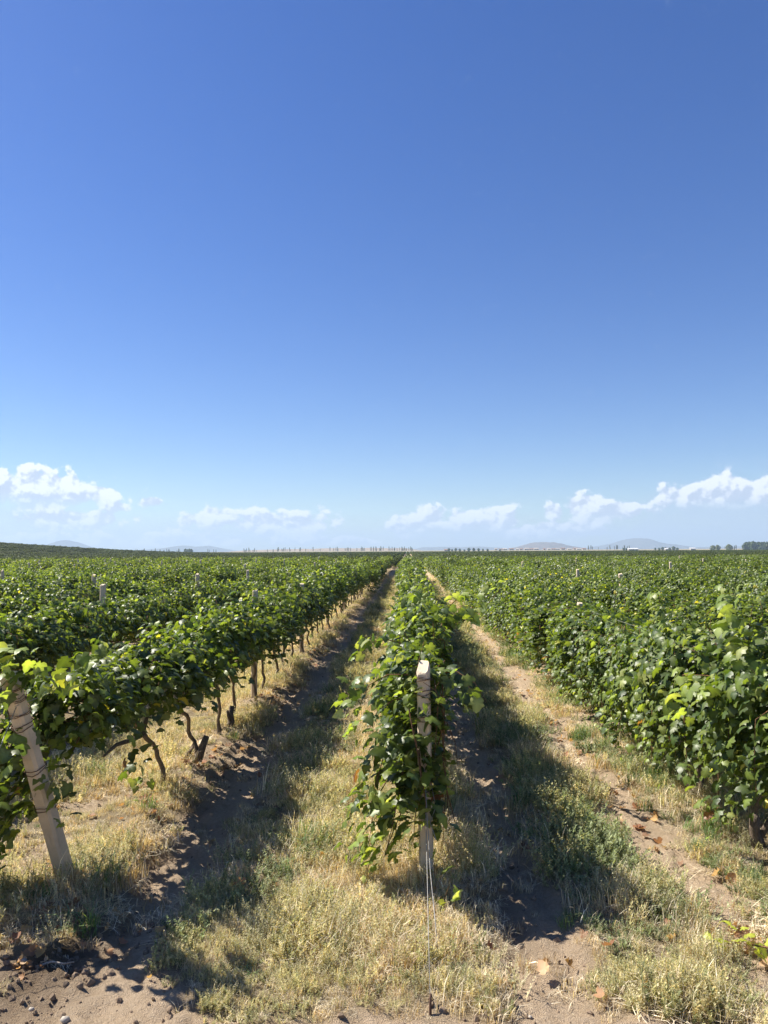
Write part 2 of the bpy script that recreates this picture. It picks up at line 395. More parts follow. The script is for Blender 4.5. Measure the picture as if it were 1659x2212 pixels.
# ------------------------------------------------------------------ leaves
half = [(.15, -.13), (.34, -.12), (.48, .06), (.38, .22), (.53, .44), (.33, .52), (.21, .75)]
OUT = [(0, .03)] + half + [(0, .98)] + [(-a, b) for a, b in half[::-1]]
def leaf_template(detail, rs):
    if detail == 2: o = OUT; c = (0, .32)
    elif detail == 1: o = [(0, .0), (.40, -.08), (.50, .42), (0, .95), (-.50, .42), (-.40, -.08)]; c = None
    else: o = [(0, -.05), (.5, .35), (0, .95), (-.5, .35)]; c = None
    pts = ([c] if c else []) + o
    P = np.array([(x, y, 0) for x, y in pts], float)
    if detail == 2: P[1:, :2] *= 1 + rs.normal(0, .05, (len(o), 1)); P[1:, 2] += rs.normal(0, .055, len(o))
    P[:, 2] += .12 - .42 * np.abs(P[:, 0]) ** 1.2 - .48 * (P[:, 1] - .3) ** 2
    if c:
        n = len(o); Fc = [[0, 1 + i, 1 + (i + 1) % n] for i in range(n)]
    else:
        n = len(o)
        Fc = [[0, 1, 2, 3], [0, 3, 4, 5]] if n == 6 else [[0, 1, 2], [0, 2, 3]]
    return P, Fc
rsT = np.random.RandomState(3)
TEMPL = {2: [leaf_template(2, rsT) for _ in range(6)], 1: [leaf_template(1, rsT)], 0: [leaf_template(0, rsT)]}
VF = {2: np.array([1.4, 1.15] + [1.0, .88, 1.05, .8, 1.05, .8, .9] + [1.05] + [.9, .8, 1.05, .8, 1.05, .88, 1.0]), 1: np.ones(6), 0: np.ones(4)}
def frames(N, T):
    N = N / (np.linalg.norm(N, axis=1, keepdims=True) + 1e-9)
    T = T - N * (T * N).sum(1, keepdims=True); T = T / (np.linalg.norm(T, axis=1, keepdims=True) + 1e-9)
    return np.cross(T, N), T, N
def leaves_mesh(name, L, detail, mat, extra=None):
    P, N, T, Sz, C = L
    bx, by, bz = frames(N, T); V = []; Fl = []; Ct = []; Cc = []; base = 0
    tm = TEMPL[detail]; which = np.arange(len(P)) % len(tm)
    for ti, (tp, tf) in enumerate(tm):
        I = np.where(which == ti)[0]
        if not len(I): continue
        s = Sz[I][:, None, None]
        v = P[I][:, None, :] + s * (tp[None, :, 0:1] * bx[I][:, None, :] + tp[None, :, 1:2] * by[I][:, None, :] + tp[None, :, 2:3] * bz[I][:, None, :])
        V.append(v.reshape(-1, 3)); Cc.append((C[I][:, None, :] * VF[detail][None, :, None]).reshape(-1, 3))
        ff = np.array([i for f in tf for i in f]); off = base + np.arange(len(I))[:, None] * len(tp)
        Fl.append((off + ff[None, :]).ravel()); Ct.append(np.tile([len(f) for f in tf], len(I))); base += len(I) * len(tp)
    return mesh_np(name, np.vstack(V), np.concatenate(Fl), np.concatenate(Ct), mat, np.vstack(Cc))

GREENS = np.array([(.070, .100, .020), (.104, .142, .026), (.048, .077, .022), (.145, .182, .042), (.076, .108, .032)])
YOUNG = np.array([(.21, .265, .06), (.165, .225, .045), (.27, .30, .10)])
YELL = np.array([(.42, .36, .05), (.33, .33, .05)])
BROWN = np.array([(.20, .09, .04), (.26, .13, .06)])

STY = {  # half width, canopy bottom, top, spill
    'left': dict(hw=.34, zb=.65, zt=1.25, ns=46, hang=.45),
    'mid': dict(hw=.15, zb=.22, zt=1.30, ns=38, hang=.8),
    'full': dict(hw=.46, zb=.16, zt=1.17, ns=56, hang=1.0)}
def grow_shoot(rs, p, d, length, sag, outL, stems, lat=0, young=.25, size=.070, hwlim=None, zmin=.1, sagmax=9):
    step = .046; n = int(length / step); pts = [p.copy()]; d = d / np.linalg.norm(d)
    for i in range(n):
        t = i / n
        d = d + np.array([lat * .06, 0, -sag * (.25 + 1.4 * t) * step]) + rs.normal(0, .085, 3); d /= np.linalg.norm(d)
        p = p + d * step
        if hwlim and abs(p[0]) > hwlim: d[0] = -.15 * np.sign(p[0]) if abs(p[0]) > hwlim * 1.15 else d[0] * .3; d[2] -= .3
        if p[2] < zmin: break
        pts.append(p.copy())
        side = 1 if i % 2 else -1
        per = np.cross(d, [0, 0, 1]); per /= np.linalg.norm(per) + 1e-6
        for rep in range(1 if t > .82 else 2):
            off = per * side * rs.uniform(.02, .07) + rs.normal(0, .03, 3) - np.array([0, 0, .01])
            q_ = p + off
            out = np.array([np.sign(q_[0]) * min(1, abs(q_[0]) * 3), 0, .0])
            N = out * .7 + np.array([0, 0, .75]) + np.array([-.35, .1, .2]) + rs.normal(0, .62, 3)
            T = off * 4 + np.array([out[0] * .5, 0, -.9]) + rs.normal(0, .5, 3)
            sz = size * rs.uniform(.75, 1.25) * (1 - .55 * max(0, t - .7) / .3)
            u = rs.random_sample()
            if t > 1 - young * rs.uniform(.3, 1.2): c = YOUNG[rs.randint(3)] * rs.uniform(.7, 1.1)
            elif u < .012: c = YELL[rs.randint(2)]
            elif u < .038: c = YOUNG[rs.randint(3)] * .7
            elif u < .056 and q_[2] < .6: c = BROWN[rs.randint(2)]
            else: c = GREENS[rs.randint(5)] * rs.uniform(.75, 1.25)
            outL.append((q_, N, T, sz, c)); side = -side
    if stems is not None and len(pts) > 3: stems.append(pts)
def grow_vine(seed, style, y0=-.45, hl=.50, dens=1.0, custom=(), env=None):
    rs = np.random.RandomState(seed); st = dict(STY[style]); L = []; stems = []
    if env: st.update(env)
    ns = int(st['ns'] * dens * hl / .5)
    ztj = st['zt'] + rs.uniform(-.10, .11)
    for i in range(ns):
        y = y0 + rs.uniform(-hl, hl); side = rs.choice([-1, 1])
        z = rs.uniform(max(.42, st['zb']), .85)
        p = np.array([rs.normal(0, .06), y, z])
        typ = rs.random_sample()
        if typ < .45:    # up then arching over
            d = np.array([side * rs.uniform(.05, .45), rs.normal(0, .25), 1.0]); ln = rs.uniform(.7, 1.25); sag = rs.uniform(1.2, 2.6)
            ln = min(ln, (ztj - z) * rs.uniform(1.1, 1.9))
            if rs.random_sample() < .2: sag = .5; ln = (ztj - z) + rs.uniform(.1, .28)
        elif typ < .8:   # outward and hanging
            p[2] = rs.uniform(.8, ztj - .05); d = np.array([side, rs.normal(0, .4), .35]); ln = rs.uniform(.5, 1.0) * (.5 + st['hang']); sag = rs.uniform(2.5, 5)
        else:
            p[0] = rs.uniform(-.8, .8) * st['hw']; p[2] = ztj - rs.uniform(.02, .2); d = np.array([rs.normal(0, .6), rs.normal(0, .8), rs.uniform(-.2, .4)]); ln = rs.uniform(.3, .6); sag = 1.5
        grow_shoot(rs, p, d, ln, sag, L, stems if i % 2 == 0 else None, young=.16, hwlim=st['hw'], zmin=st['zb'] + rs.uniform(-.05, .22) * (1 if style == 'left' else .7) - (rs.uniform(.1, .3) if rs.random_sample() < .14 else 0))
    # shell fill so that the hedge closes
    nf = int(440 * dens * hl / .5 * min(1, st['hw'] / .3 + .2))
    for i in range(nf):
        y = y0 + rs.uniform(-hl, hl) * 1.05; a = rs.uniform(-.15, math.pi + .15)
        zc = (ztj + st['zb']) / 2; hh = (ztj - st['zb']) / 2
        bump = 1 + .28 * (float(vnoise(a * 2.2, y * 3.1, seed)) - .5)
        rr = rs.uniform(.6, 1.0) * bump
        ca = math.cos(a); x = math.copysign(abs(ca) ** .7, ca) * st['hw'] * rr; 
        z = zc + (math.sin(a) ** .8 if math.sin(a) > 0 else 0) * hh * rr if rs.random_sample() < .55 else rs.uniform(st['zb'] + .1 * rs.random_sample(), zc + .1)
        N = np.array([math.copysign(.8, x) * abs(ca), 0, .6 + .5 * max(0, math.sin(a))]) + np.array([-.25, .1, .1]) + rs.normal(0, .55, 3)
        T = np.array([ca * .4, rs.normal(0, .5), -1.0]) + rs.normal(0, .25, 3)
        u = rs.random_sample(); c = GREENS[rs.randint(5)] * rs.uniform(.7, 1.2)
        if u < .03: c = YOUNG[rs.randint(3)] * .75
        elif u < .036: c = YELL[rs.randint(2)]
        L.append((np.array([x, y, z]), N, T, .071 * rs.uniform(.75, 1.2), c))
    for cs in custom:
        grow_shoot(rs, np.array(cs['p'], float), np.array(cs['d'], float), cs['len'], cs.get('sag', 2), L, stems, young=cs.get('young', .5), size=min(.095, cs.get('size', .082)), zmin=cs.get('zmin', .1))
    arr = tuple(np.array([l[i] for l in L], float) for i in range(5))
    if 'xo' in st: arr[0][:, 0] += st['xo']
    return arr, stems
def stems_mesh(name, stems, mat, lim=40):
    b = MB()
    for pts in stems[:lim]:
        pts = pts[::3] if len(pts) > 6 else pts
        rr = np.linspace(.0055, .002, len(pts)); b.tube(pts, rr, 3, (.20, .115, .05), cap=False)
    return b.mesh(name, mat)
def trunk_mesh(name, seed, kind='J', cord=.45, hz=None, hy=None):
    rs = np.random.RandomState(seed); b = MB(); c = (.21, .165, .125)
    j = lambda s=.02: rs.normal(0, s)
    hz = hz or rs.uniform(.54, .68); hy = hy or rs.uniform(-.42, -.12)
    pts = [(0, 0, -.06), (j(.01), .01, .04), (j(), .02, .15), (j(), hy * .12, .27), (j(), hy * .38, .40), (j(), hy * .75, hz - .06), (j(.01), hy, hz)]
    rd = [.028, .024, .019, .0175, .017, .018, .021]
    pts2 = []; rd2 = []
    for i in range(len(pts) - 1):
        for t in (0, .5):
            pts2.append(tuple(np.array(pts[i]) * (1 - t) + np.array(pts[i + 1]) * t + (rs.normal(0, .005, 3) if i else 0))); rd2.append((rd[i] * (1 - t) + rd[i + 1] * t) * rs.uniform(.9, 1.12))
    pts2.append(pts[-1]); rd2.append(.023); b.tube(pts2, rd2, 7, c)
    if kind == 'J':
        e = [(0, hy, hz), (j(), hy - cord * .3, hz + .03 + j()), (j(), hy - cord * .65, hz + .06 + j()), (j(), hy - cord, hz + .03 + j())]
        b.tube(e, [.026, .018, .014, .009], 6, c)
        e = [(0, hy, hz), (j(), hy + .15, hz + .09), (j(), hy + .35, hz + .12 + j())]; b.tube(e, [.024, .014, .008], 6, c)
    for q_ in range(3):
        y = rs.uniform(hy - cord, hy + .3); b.tube([(0, y, hz), (j(), y + j(.04), hz + .2), (j(.05), y + j(.06), hz + .45)], [.010, .007, .004], 5, (.25, .14, .07))
    return b.mesh(name, M_bark)
def stump_mesh(name, seed):
    rs = np.random.RandomState(seed); b = MB(); c = (.16, .125, .10)
    b.tube([(0, 0, -.04), (.01, -.01, .05), (.03, -.03, .12), (.035 + rs.normal(0, .02), -.05, .19)], [.042, .036, .03, .024], 7, c)
    b.tube([(.01, 0, .05), (.05, .03, .11), (.07, .05, .15)], [.02, .018, .013], 5, c)
    return b.mesh(name, M_bark)

# leaf part data: shared leaf meshes in a handful of shapes and colours
LEAFM = {}
def leaf_datum(ti, c):
    key = (ti, tuple(np.round(np.array(c) / .035).astype(int)))
    if key not in LEAFM:
        tp, tf = TEMPL[2][ti]
        LEAFM[key] = mesh_np('leaf', tp, [i for f in tf for i in f], [len(f) for f in tf], M_leaf, np.asarray(c)[None, :] * VF[2][:, None])
    return LEAFM[key]
def leaf_parts(root, L, origin, nmax):
    """the leaves that show largest become parts; returns the rest"""
    P, N, T, Sz, C = L; W_ = P + np.array(origin)
    d = np.linalg.norm(W_ - np.array(CAM), axis=1)
    # in front of the canopy: few leaves between it and the camera
    v = (W_ - np.array(CAM)) / d[:, None]
    px = v[:, 0] / v[:, 1]; py = v[:, 2] / v[:, 1]
    cell = np.floor(np.stack([px, py], 1) / .011).astype(int)
    order = np.argsort(d); seen = {}; pick = []
    for i in order:
        k = tuple(cell[i]); seen[k] = seen.get(k, 0) + 1
        if seen[k] <= 1: pick.append(i)
        if len(pick) >= nmax: break
    pick = np.array(pick); bx, by, bz = frames(N, T)
    for i in pick:
        m = Matrix(((bx[i][0], by[i][0], bz[i][0]), (bx[i][1], by[i][1], bz[i][1]), (bx[i][2], by[i][2], bz[i][2])))
        o = bpy.data.objects.new('leaf', leaf_datum(int(i) % 6, C[i])); COL.objects.link(o); o.parent = root
        o.matrix_local = Matrix.Translation(P[i]) @ m.to_4x4() @ Matrix.Scale(Sz[i], 4)
    keep = np.ones(len(P), bool); keep[pick] = False
    return tuple(a[keep] for a in L)

# shared variants
VAR = {}
for st in ('left', 'mid', 'full'):
    VAR[st] = []
    for s_ in range(6):
        L, stems = grow_vine(100 + s_ * 7 + hash(len(st)) % 5, st)
        VAR[st].append((leaves_mesh('foliage', L, 2, M_leaf), stems_mesh('canes', stems, M_bark, 20)))
TR = [trunk_mesh('trunk', 20 + i) for i in range(6)]

ORD = ['first', 'second', 'third', 'fourth', 'fifth', 'sixth', 'seventh', 'eighth', 'ninth', 'tenth', 'eleventh', 'twelfth', 'thirteenth', 'fourteenth', 'fifteenth',
       'sixteenth', 'seventeenth', 'eighteenth', 'nineteenth', 'twentieth']
TENS = ['', '', 'twenty', 'thirty', 'forty', 'fifty', 'sixty', 'seventy', 'eighty', 'ninety']
def ordw(n):
    if n < 20: return ORD[n]
    n += 1; t, u = divmod(n, 10)
    return (TENS[t][:-1] + 'ieth') if u == 0 else TENS[t] + '-' + ORD[u - 1]
def rowname(k):
    if k == 0: return 'central row'
    return '%s row %s of the central row' % (ordw(abs(k) - 1), 'left' if k < 0 else 'right')
def style_of(k): return 'mid' if k == 0 else 'left' if k < 0 else 'full'

# every vine position in the near block
VSP = .90
first = {-1: 6.15, 0: 5.45, 1: 5.25}
cand = []
for k in range(-32, 31):
    x = rowx(k); y = first.get(k, 5.3 + .3 * math.sin(k * 2.3)); n = 0
    while y < 80:
        cand.append((x, y, k, n)); y += VSP if k != 0 else .92; n += 1
def inview(x, y, m=1.6): return (-.585 * y - m) < x < (.50 * y + m) and y > 3
cand = [c for c in cand if inview(c[0], c[1])]
cand.sort(key=lambda c: c[0] ** 2 + c[1] ** 2)
near, rest = cand[:300], cand[300:]

CUSTOM = {
    (-1, 0): dict(y0=-.86, hl=.86, dens=1.0, env=dict(zb=.70, hw=.24, zt=1.29), custom=[
        dict(p=(-.02 - .05 * (q % 3), -1.62 - .13 * (q % 4), 1.25 - .09 * q), d=(-.25, -.5, .1 - .05 * q), len=.95, sag=6, young=.15 + .1 * (q % 2), zmin=.3 + .05 * (q % 3)) for q in range(6)] + [
        dict(p=(-.28, -1.35 - .12 * q, 1.1 - .1 * q), d=(-.35, -.4, .1), len=1.1, sag=5, young=.15, zmin=.15) for q in range(4)] + [
        *[dict(p=(-.03 + .035 * q, -2.22 + .03 * q, 1.20 + .04 * (q % 3)), d=(.25 * (q - 1.5), -.35, .45), len=.20 + .05 * (q % 2), sag=7, young=.8, size=.08) for q in range(4)],
        *[dict(p=(-.22 - .05 * (q % 2), -1.55 - .1 * q, .95 - .12 * q), d=(-.15, -.3, -.4), len=.8, sag=4, young=.1, zmin=.1, size=.09) for q in range(4)],
        dict(p=(-.08, -2.08, 1.34), d=(-.3, -.4, .7), len=.32, sag=5, young=.95, size=.095), 
        dict(p=(-.06, -2.1, 1.26), d=(-.5, -.5, .3), len=.42, sag=6, young=.8), dict(p=(.05, -1.75, 1.25), d=(.4, -.1, .5), len=.35, sag=5, young=.6),
        dict(p=(.05, -1.55, 1.2), d=(.3, -.3, .4), len=.4, sag=2.5, young=.6), dict(p=(.0, -1.8, .85), d=(.15, -.4, -.3), len=.5, sag=4, young=.2, zmin=.45), dict(p=(.12, -.85, .62), d=(.15, -.2, -1), len=.40, sag=2, young=.5, zmin=.16)]),
    (0, 0): dict(y0=-.32, hl=.52, dens=.95, env=dict(hw=.09, zt=1.20, zb=.34, ns=28, xo=-.09), custom=[
        *[dict(p=(-.12 + .03 * q, -1.03, 1.0 - .12 * q), d=(.12 - .04 * q, -.05, -1), len=.5, sag=1, young=.25, zmin=.25, size=.085) for q in range(3)],
        dict(p=(-.1, -.75, 1.0), d=(-.5, -.4, .2), len=.5, sag=5, young=.35), dict(p=(-.12, -.75, 1.15), d=(-.7, -.3, .3), len=.5, sag=6, young=.4),
        dict(p=(-.08, -.80, .85), d=(-.4, -.4, -.1), len=.6, sag=4, young=.35, zmin=.12), dict(p=(-.10, -.9, .8), d=(-.25, -.4, -.5), len=.7, sag=3, young=.6, zmin=.08, size=.12),
        dict(p=(-.05, -.98, .62), d=(-.1, -.3, -.8), len=.55, sag=3, young=.9, zmin=.08, size=.125), dict(p=(-.10, -.95, .5), d=(-.35, -.2, -.6), len=.5, sag=2, young=.5, zmin=.08),
        dict(p=(.06, -.8, 1.0), d=(.15, -.1, -.3), len=.5, sag=6, young=.2, zmin=.35), *[dict(p=(.04 + .02 * q, -.88 - .03 * q, 1.12 - .2 * q), d=(.16, -.1, -.9), len=.5, sag=2, young=.2, zmin=.28) for q in range(4)], dict(p=(.06, -.7, 1.15), d=(.2, -.1, .1), len=.5, sag=6, young=.3, zmin=.35),
        dict(p=(-.18, -.7, .62), d=(-.3, -.3, -.6), len=.6, sag=2, young=.2, zmin=.12), dict(p=(-.05, -.6, 1.15), d=(.0, -.5, .5), len=.35, sag=4, young=.6)]),
    (0, 1): dict(y0=-.40, hl=.52, dens=1.05, env=dict(hw=.12, zt=1.28, ns=32, xo=-.07), custom=[
        dict(p=(.22, -.1, 1.25), d=(.78, -.25, .42), len=.78, sag=.1, young=1.0, size=.12), dict(p=(-.12, -.5, 1.2), d=(-.6, -.5, .3), len=.45, sag=5, young=.5),
        dict(p=(.2, -.6, .95), d=(.4, -.2, .1), len=.5, sag=5, young=.2)]),
    (0, 2): dict(y0=-.45, hl=.55, dens=1.15, env=dict(hw=.17, zt=1.36, xo=-.04), custom=[dict(p=(0, -.3, 1.3), d=(.1, -.3, .8), len=.45, sag=2.5, young=.9), dict(p=(.2, -.3, 1.3), d=(.4, -.3, .5), len=.5, sag=3, young=.8)]),
    (0, 3): dict(y0=-.45, hl=.55, dens=1.1, env=dict(hw=.16, zt=1.34)),
    (1, 0): dict(y0=-.45, hl=.52, dens=1.1, env=dict(hw=.36, zb=.42, zt=1.2), custom=[
        dict(p=(-.2, -.3, 1.15), d=(-.35, -.1, .8), len=.6, sag=1.5, young=1.0, size=.12), dict(p=(-.1, -.1, 1.2), d=(-.1, .1, .9), len=.55, sag=1.5, young=.9, size=.12),
        dict(p=(-.3, -.5, 1.05), d=(-.6, -.1, .3), len=.6, sag=3, young=.9, size=.12), dict(p=(-.25, -.1, 1.0), d=(-.5, -.2, .4), len=.5, sag=3, young=.9)]),
    (1, 1): dict(y0=-.45, hl=.52, dens=1.15, env=dict(hw=.40, zb=.30, zt=1.2), custom=[dict(p=(-.3, -.3, 1.0), d=(-.7, -.1, .2), len=.6, sag=3, young=.8), dict(p=(-.2, .0, 1.2), d=(-.2, .1, .9), len=.5, sag=1.5, young=.9)]),
}
special = {(-1, 0): 'grapevine with a curved bare trunk nearest the leaning end post',
           (0, 0): 'grapevine wrapped round the upright end post of the central row',
           (0, 1): 'grapevine of the central row with one long yellow green shoot reaching out to the right',
           (1, 0): 'grapevine at the right edge with yellow tipped shoots standing up'}
n_leaf = 0
for i, (x, y, k, n) in enumerate(near):
    rs = random.Random(i * 13 + 5)
    z = float(ground_z(x, y))
    root = bpy.data.objects.new('grapevine', None); COL.objects.link(root); root.empty_display_size = .1
    lx = x + (rs.uniform(-.05, .05) if n else 0)
    root.location = (lx, y, z)
    big = y < 9.2 and k in (-1, 0, 1)
    det = special.get((k, n)); dlong = y >= 12
    if not det:
        det = '%s grapevine from the near end, %s' % (ordw(n), rowname(k))
        if k == -1 and n < 14: det += ', trunk bare'
        elif y < 9 and abs(k) < 2: det += ', leafy'
    tag(root, det, 'grapevine', 'grapevines trained in rows across the vineyard')
    st = style_of(k)
    tr = trunk_mesh('trunk', 900 + i, cord=.75, hz=.55, hy=-.45) if (k, n) == (-1, 0) else trunk_mesh('trunk', 900 + i) if (k == -1 and y < 13) else TR[rs.randrange(6)]
    obj('trunk', tr, root)
    if big:
        kw = CUSTOM.get((k, n), dict(env=dict(zt=1.27)) if k == -1 else {})
        L, stems = grow_vine(500 + i, st, **kw)
        nl = 290 if y < 6.5 else 220 if y < 8 else 130
        Lr = leaf_parts(root, L, (lx, y, z), nl); n_leaf += nl
        f = obj('foliage', leaves_mesh('foliage', Lr, 2, M_leaf), root); tag(f, kind='stuff')
        obj('canes', stems_mesh('canes', stems, M_bark, 30), root)
    else:
        fm, cm = VAR[st][rs.randrange(6)]
        fl = rs.choice([-1, 1]); sc = rs.uniform(.88, 1.1)
        f = obj('foliage', fm, root, scl=(fl * rs.uniform(.9, 1.12), 1.05, sc)); tag(f, kind='stuff')
        if y < 16: obj('canes', cm, root, scl=(fl, 1, sc))

# ------------------------------------------------------------------ scattering with geometry nodes
def scatter(name, label, pts, rot, scl, idx, coll):
    me = bpy.data.meshes.new(name); me.vertices.add(len(pts)); me.vertices.foreach_set('co', np.asarray(pts, np.float32).ravel())
    a = me.attributes.new('rot', 'FLOAT_VECTOR', 'POINT'); a.data.foreach_set('vector', np.asarray(rot, np.float32).ravel())
    a = me.attributes.new('scl', 'FLOAT_VECTOR', 'POINT'); a.data.foreach_set('vector', np.asarray(scl, np.float32).ravel())
    a = me.attributes.new('pick', 'INT', 'POINT'); a.data.foreach_set('value', np.asarray(idx, np.int32))
    o = obj(name, me); tag(o, label, kind='stuff')
    ng = bpy.data.node_groups.new(name, 'GeometryNodeTree')
    ng.interface.new_socket('Geometry', in_out='INPUT', socket_type='NodeSocketGeometry')
    ng.interface.new_socket('Geometry', in_out='OUTPUT', socket_type='NodeSocketGeometry')
    gi = ng.nodes.new('NodeGroupInput'); go = ng.nodes.new('NodeGroupOutput')
    ip = ng.nodes.new('GeometryNodeInstanceOnPoints'); ci = ng.nodes.new('GeometryNodeCollectionInfo')
    ci.inputs['Collection'].default_value = coll; ci.inputs['Separate Children'].default_value = True; ci.inputs['Reset Children'].default_value = True
    def na(nm, t):
        n = ng.nodes.new('GeometryNodeInputNamedAttribute'); n.data_type = t; n.inputs['Name'].default_value = nm; return n.outputs[0]
    ip.inputs['Pick Instance'].default_value = True
    L = ng.links.new
    L(gi.outputs[0], ip.inputs['Points']); L(ci.outputs[0], ip.inputs['Instance']); L(na('pick', 'INT'), ip.inputs['Instance Index'])
    er = ng.nodes.new('FunctionNodeEulerToRotation'); L(na('rot', 'FLOAT_VECTOR'), er.inputs[0]); L(er.outputs[0], ip.inputs['Rotation'])
    L(na('scl', 'FLOAT_VECTOR'), ip.inputs['Scale']); L(ip.outputs[0], go.inputs[0])
    md = o.modifiers.new('scatter', 'NODES'); md.node_group = ng
    return o
def source(name, meshes):
    c = bpy.data.collections.new(name)
    for i, me in enumerate(meshes): obj('%s_%02d' % (name, i), me, coll=c)
    return c

# rest of the near block
vm = []
for i in range(8):
    L, _ = grow_vine(300 + i, 'full' if i < 5 else 'left', dens=.95)
    vm.append(leaves_mesh('foliage', (L[0], L[1], L[2], L[3] * 1.12, L[4]), 1, M_leaf))
cs = source('vine_row_plant', vm)
rr = np.array([(c[0], c[1]) for c in rest]); n = len(rr); kk = np.array([c[2] for c in rest])
zz = ground_z(rr[:, 0], rr[:, 1])
pk = np.where(kk < 0, R.integers(5, 8, n), R.integers(0, 5, n)); pk = np.where(R.random(n) < .3, R.integers(0, 8, n), pk)
sc = np.stack([R.choice([-1, 1], n) * R.uniform(.9, 1.2, n), np.full(n, 1.08), R.uniform(.80, 1.17, n)], 1)
scatter('grapevines', 'green grapevines of the rows farther down the near block', np.column_stack([rr[:, 0] + R.normal(0, .05, n), rr[:, 1], zz]), np.zeros((n, 3)), sc, pk, cs)

# far block: long stretches of row
def far_seg(seed):
    rs = np.random.RandomState(seed); n = 800; Lh = 6.2
    y = rs.uniform(-Lh, Lh, n); a = rs.uniform(-.1, math.pi + .1, n)
    b = 1 + .5 * (np.array([float(vnoise(y_ * .9, 0, seed)) for y_ in y]) - .5)
    P = np.stack([np.cos(a) * .50 * b, y, .62 + np.sin(a) * .62 * b * rs.uniform(.75, 1.05, n)], 1)
    N = np.stack([np.cos(a) + rs.normal(0, .4, n), rs.normal(0, .5, n), np.sin(a) * 1.1 + .3 + rs.normal(0, .3, n)], 1)
    T = rs.normal(0, 1, (n, 3))
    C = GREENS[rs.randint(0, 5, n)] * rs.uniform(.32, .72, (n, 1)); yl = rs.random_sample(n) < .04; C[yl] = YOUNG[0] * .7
    return leaves_mesh('foliage', (P, N, T, np.full(n, .30) * rs.uniform(.7, 1.2, n), C), 0, M_farleaf)
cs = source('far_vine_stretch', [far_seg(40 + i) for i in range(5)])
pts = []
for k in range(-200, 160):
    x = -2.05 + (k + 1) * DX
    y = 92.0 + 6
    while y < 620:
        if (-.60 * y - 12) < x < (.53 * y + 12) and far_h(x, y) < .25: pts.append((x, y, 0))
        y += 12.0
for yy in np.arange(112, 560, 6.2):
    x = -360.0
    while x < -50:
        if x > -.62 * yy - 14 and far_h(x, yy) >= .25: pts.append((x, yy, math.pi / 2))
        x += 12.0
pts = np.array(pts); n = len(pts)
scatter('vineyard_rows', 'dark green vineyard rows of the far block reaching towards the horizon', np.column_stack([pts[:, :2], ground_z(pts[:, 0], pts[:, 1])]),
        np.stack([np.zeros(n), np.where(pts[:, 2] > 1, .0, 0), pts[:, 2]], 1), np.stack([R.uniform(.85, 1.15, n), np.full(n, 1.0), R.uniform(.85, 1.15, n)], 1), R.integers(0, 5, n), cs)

# ------------------------------------------------------------------ posts
def post_mesh(h=1.52, w=.078, seed=0, chip=False, white=0):
    rs = np.random.RandomState(seed); b = MB(); c = .014; a = w / 2
    prof = [(-a + c, -a), (a - c, -a), (a, -a + c), (a, a - c), (a - c, a), (-a + c, a), (-a, a - c), (-a, -a + c)]
    zs = [-.15, 0, .3, .6, .9, 1.2, h - .08, h - .012, h]; V = []; Fc = []
    for i, z in enumerate(zs):
        s = 1 - .09 * max(0, z) / h if i < len(zs) - 1 else .80
        for x_, y_ in prof:
            j = rs.normal(0, .0012, 2); zz_ = z
            if chip and i >= len(zs) - 2: zz_ = z + (.030 if white else .008) * (y_ / a) + rs.normal(0, .004)
            V.append((x_ * s + j[0], y_ * s + j[1], zz_))
    for i in range(len(zs) - 1):
        for j in range(8): Fc.append([i * 8 + j, i * 8 + (j + 1) % 8, (i + 1) * 8 + (j + 1) % 8, (i + 1) * 8 + j])
    Fc.append([(len(zs) - 1) * 8 + j for j in range(8)])
    cc = np.ones((len(V), 3)); cc[-8:] = 1.15 if white else 1.1
    if white: V += V[-8:]; cc = np.vstack([cc, np.ones((8, 3)) * 1.35]); Fc[-1] = [len(V) - 8 + j for j in range(8)]
    b.add(V, Fc, cc); return b.mesh('post', M_conc, False)
def tie_mesh(seed, turns=2.3, a=.043):
    rs = np.random.RandomState(seed); b = MB(); pts = []
    for i in range(int(turns * 12)):
        t = i / 12 * 2 * math.pi; r = a * 1.12 / max(abs(math.cos(t)), abs(math.sin(t))) ** .75
        pts.append((r * math.cos(t), r * math.sin(t), .004 * i / 3 + .006 * math.sin(t * 1.3 + seed) + rs.normal(0, .0012)))
    b.tube(pts, [.0022] * len(pts), 4); return b.mesh('wire_tie', M_rust)
TIES = [tie_mesh(i) for i in range(3)]
def make_post(loc, rot=(0, 0, 0), h=1.45, w=.078, label='', ties=(), seed=0, chip=False, group='concrete trellis posts along the rows'):
    if ties:
        r = bpy.data.objects.new('trellis_post', None); COL.objects.link(r); r.location = loc; r.rotation_euler = rot
        obj('shaft', post_mesh(h, w, seed, chip, chip), r)
        for i, tz in enumerate(ties): obj('wire_tie', TIES[i % 3], r, loc=(0, 0, tz), rot=(0, 0, i * 1.3), scl=w / .078)
    else:
        r = obj('trellis_post', POSTS[seed % 3], loc=loc, rot=rot, scl=(1, 1, h / 1.52))
    return tag(r, label, 'post', group)
POSTS = [post_mesh(seed=i, chip=True) for i in range(3)]
lean = math.atan2(.58, 1.357)
make_post((-2.06, 4.48, float(ground_z(-2.06, 4.48))), (lean, 0, math.radians(-8)), 1.41, .088, 'leaning concrete end post at the left edge, top tilted towards the track', (.52, .78, 1.08, 1.16, 1.25, 1.31), 3)
make_post((.10, 4.53, float(ground_z(.10, 4.53))), (0.0, math.radians(-.5), math.radians(-14)), 1.245, .080, 'upright concrete end post with a white chipped top wrapped in vine leaves', (.5, .92, 1.08, 1.16), 4, True)
pp = []
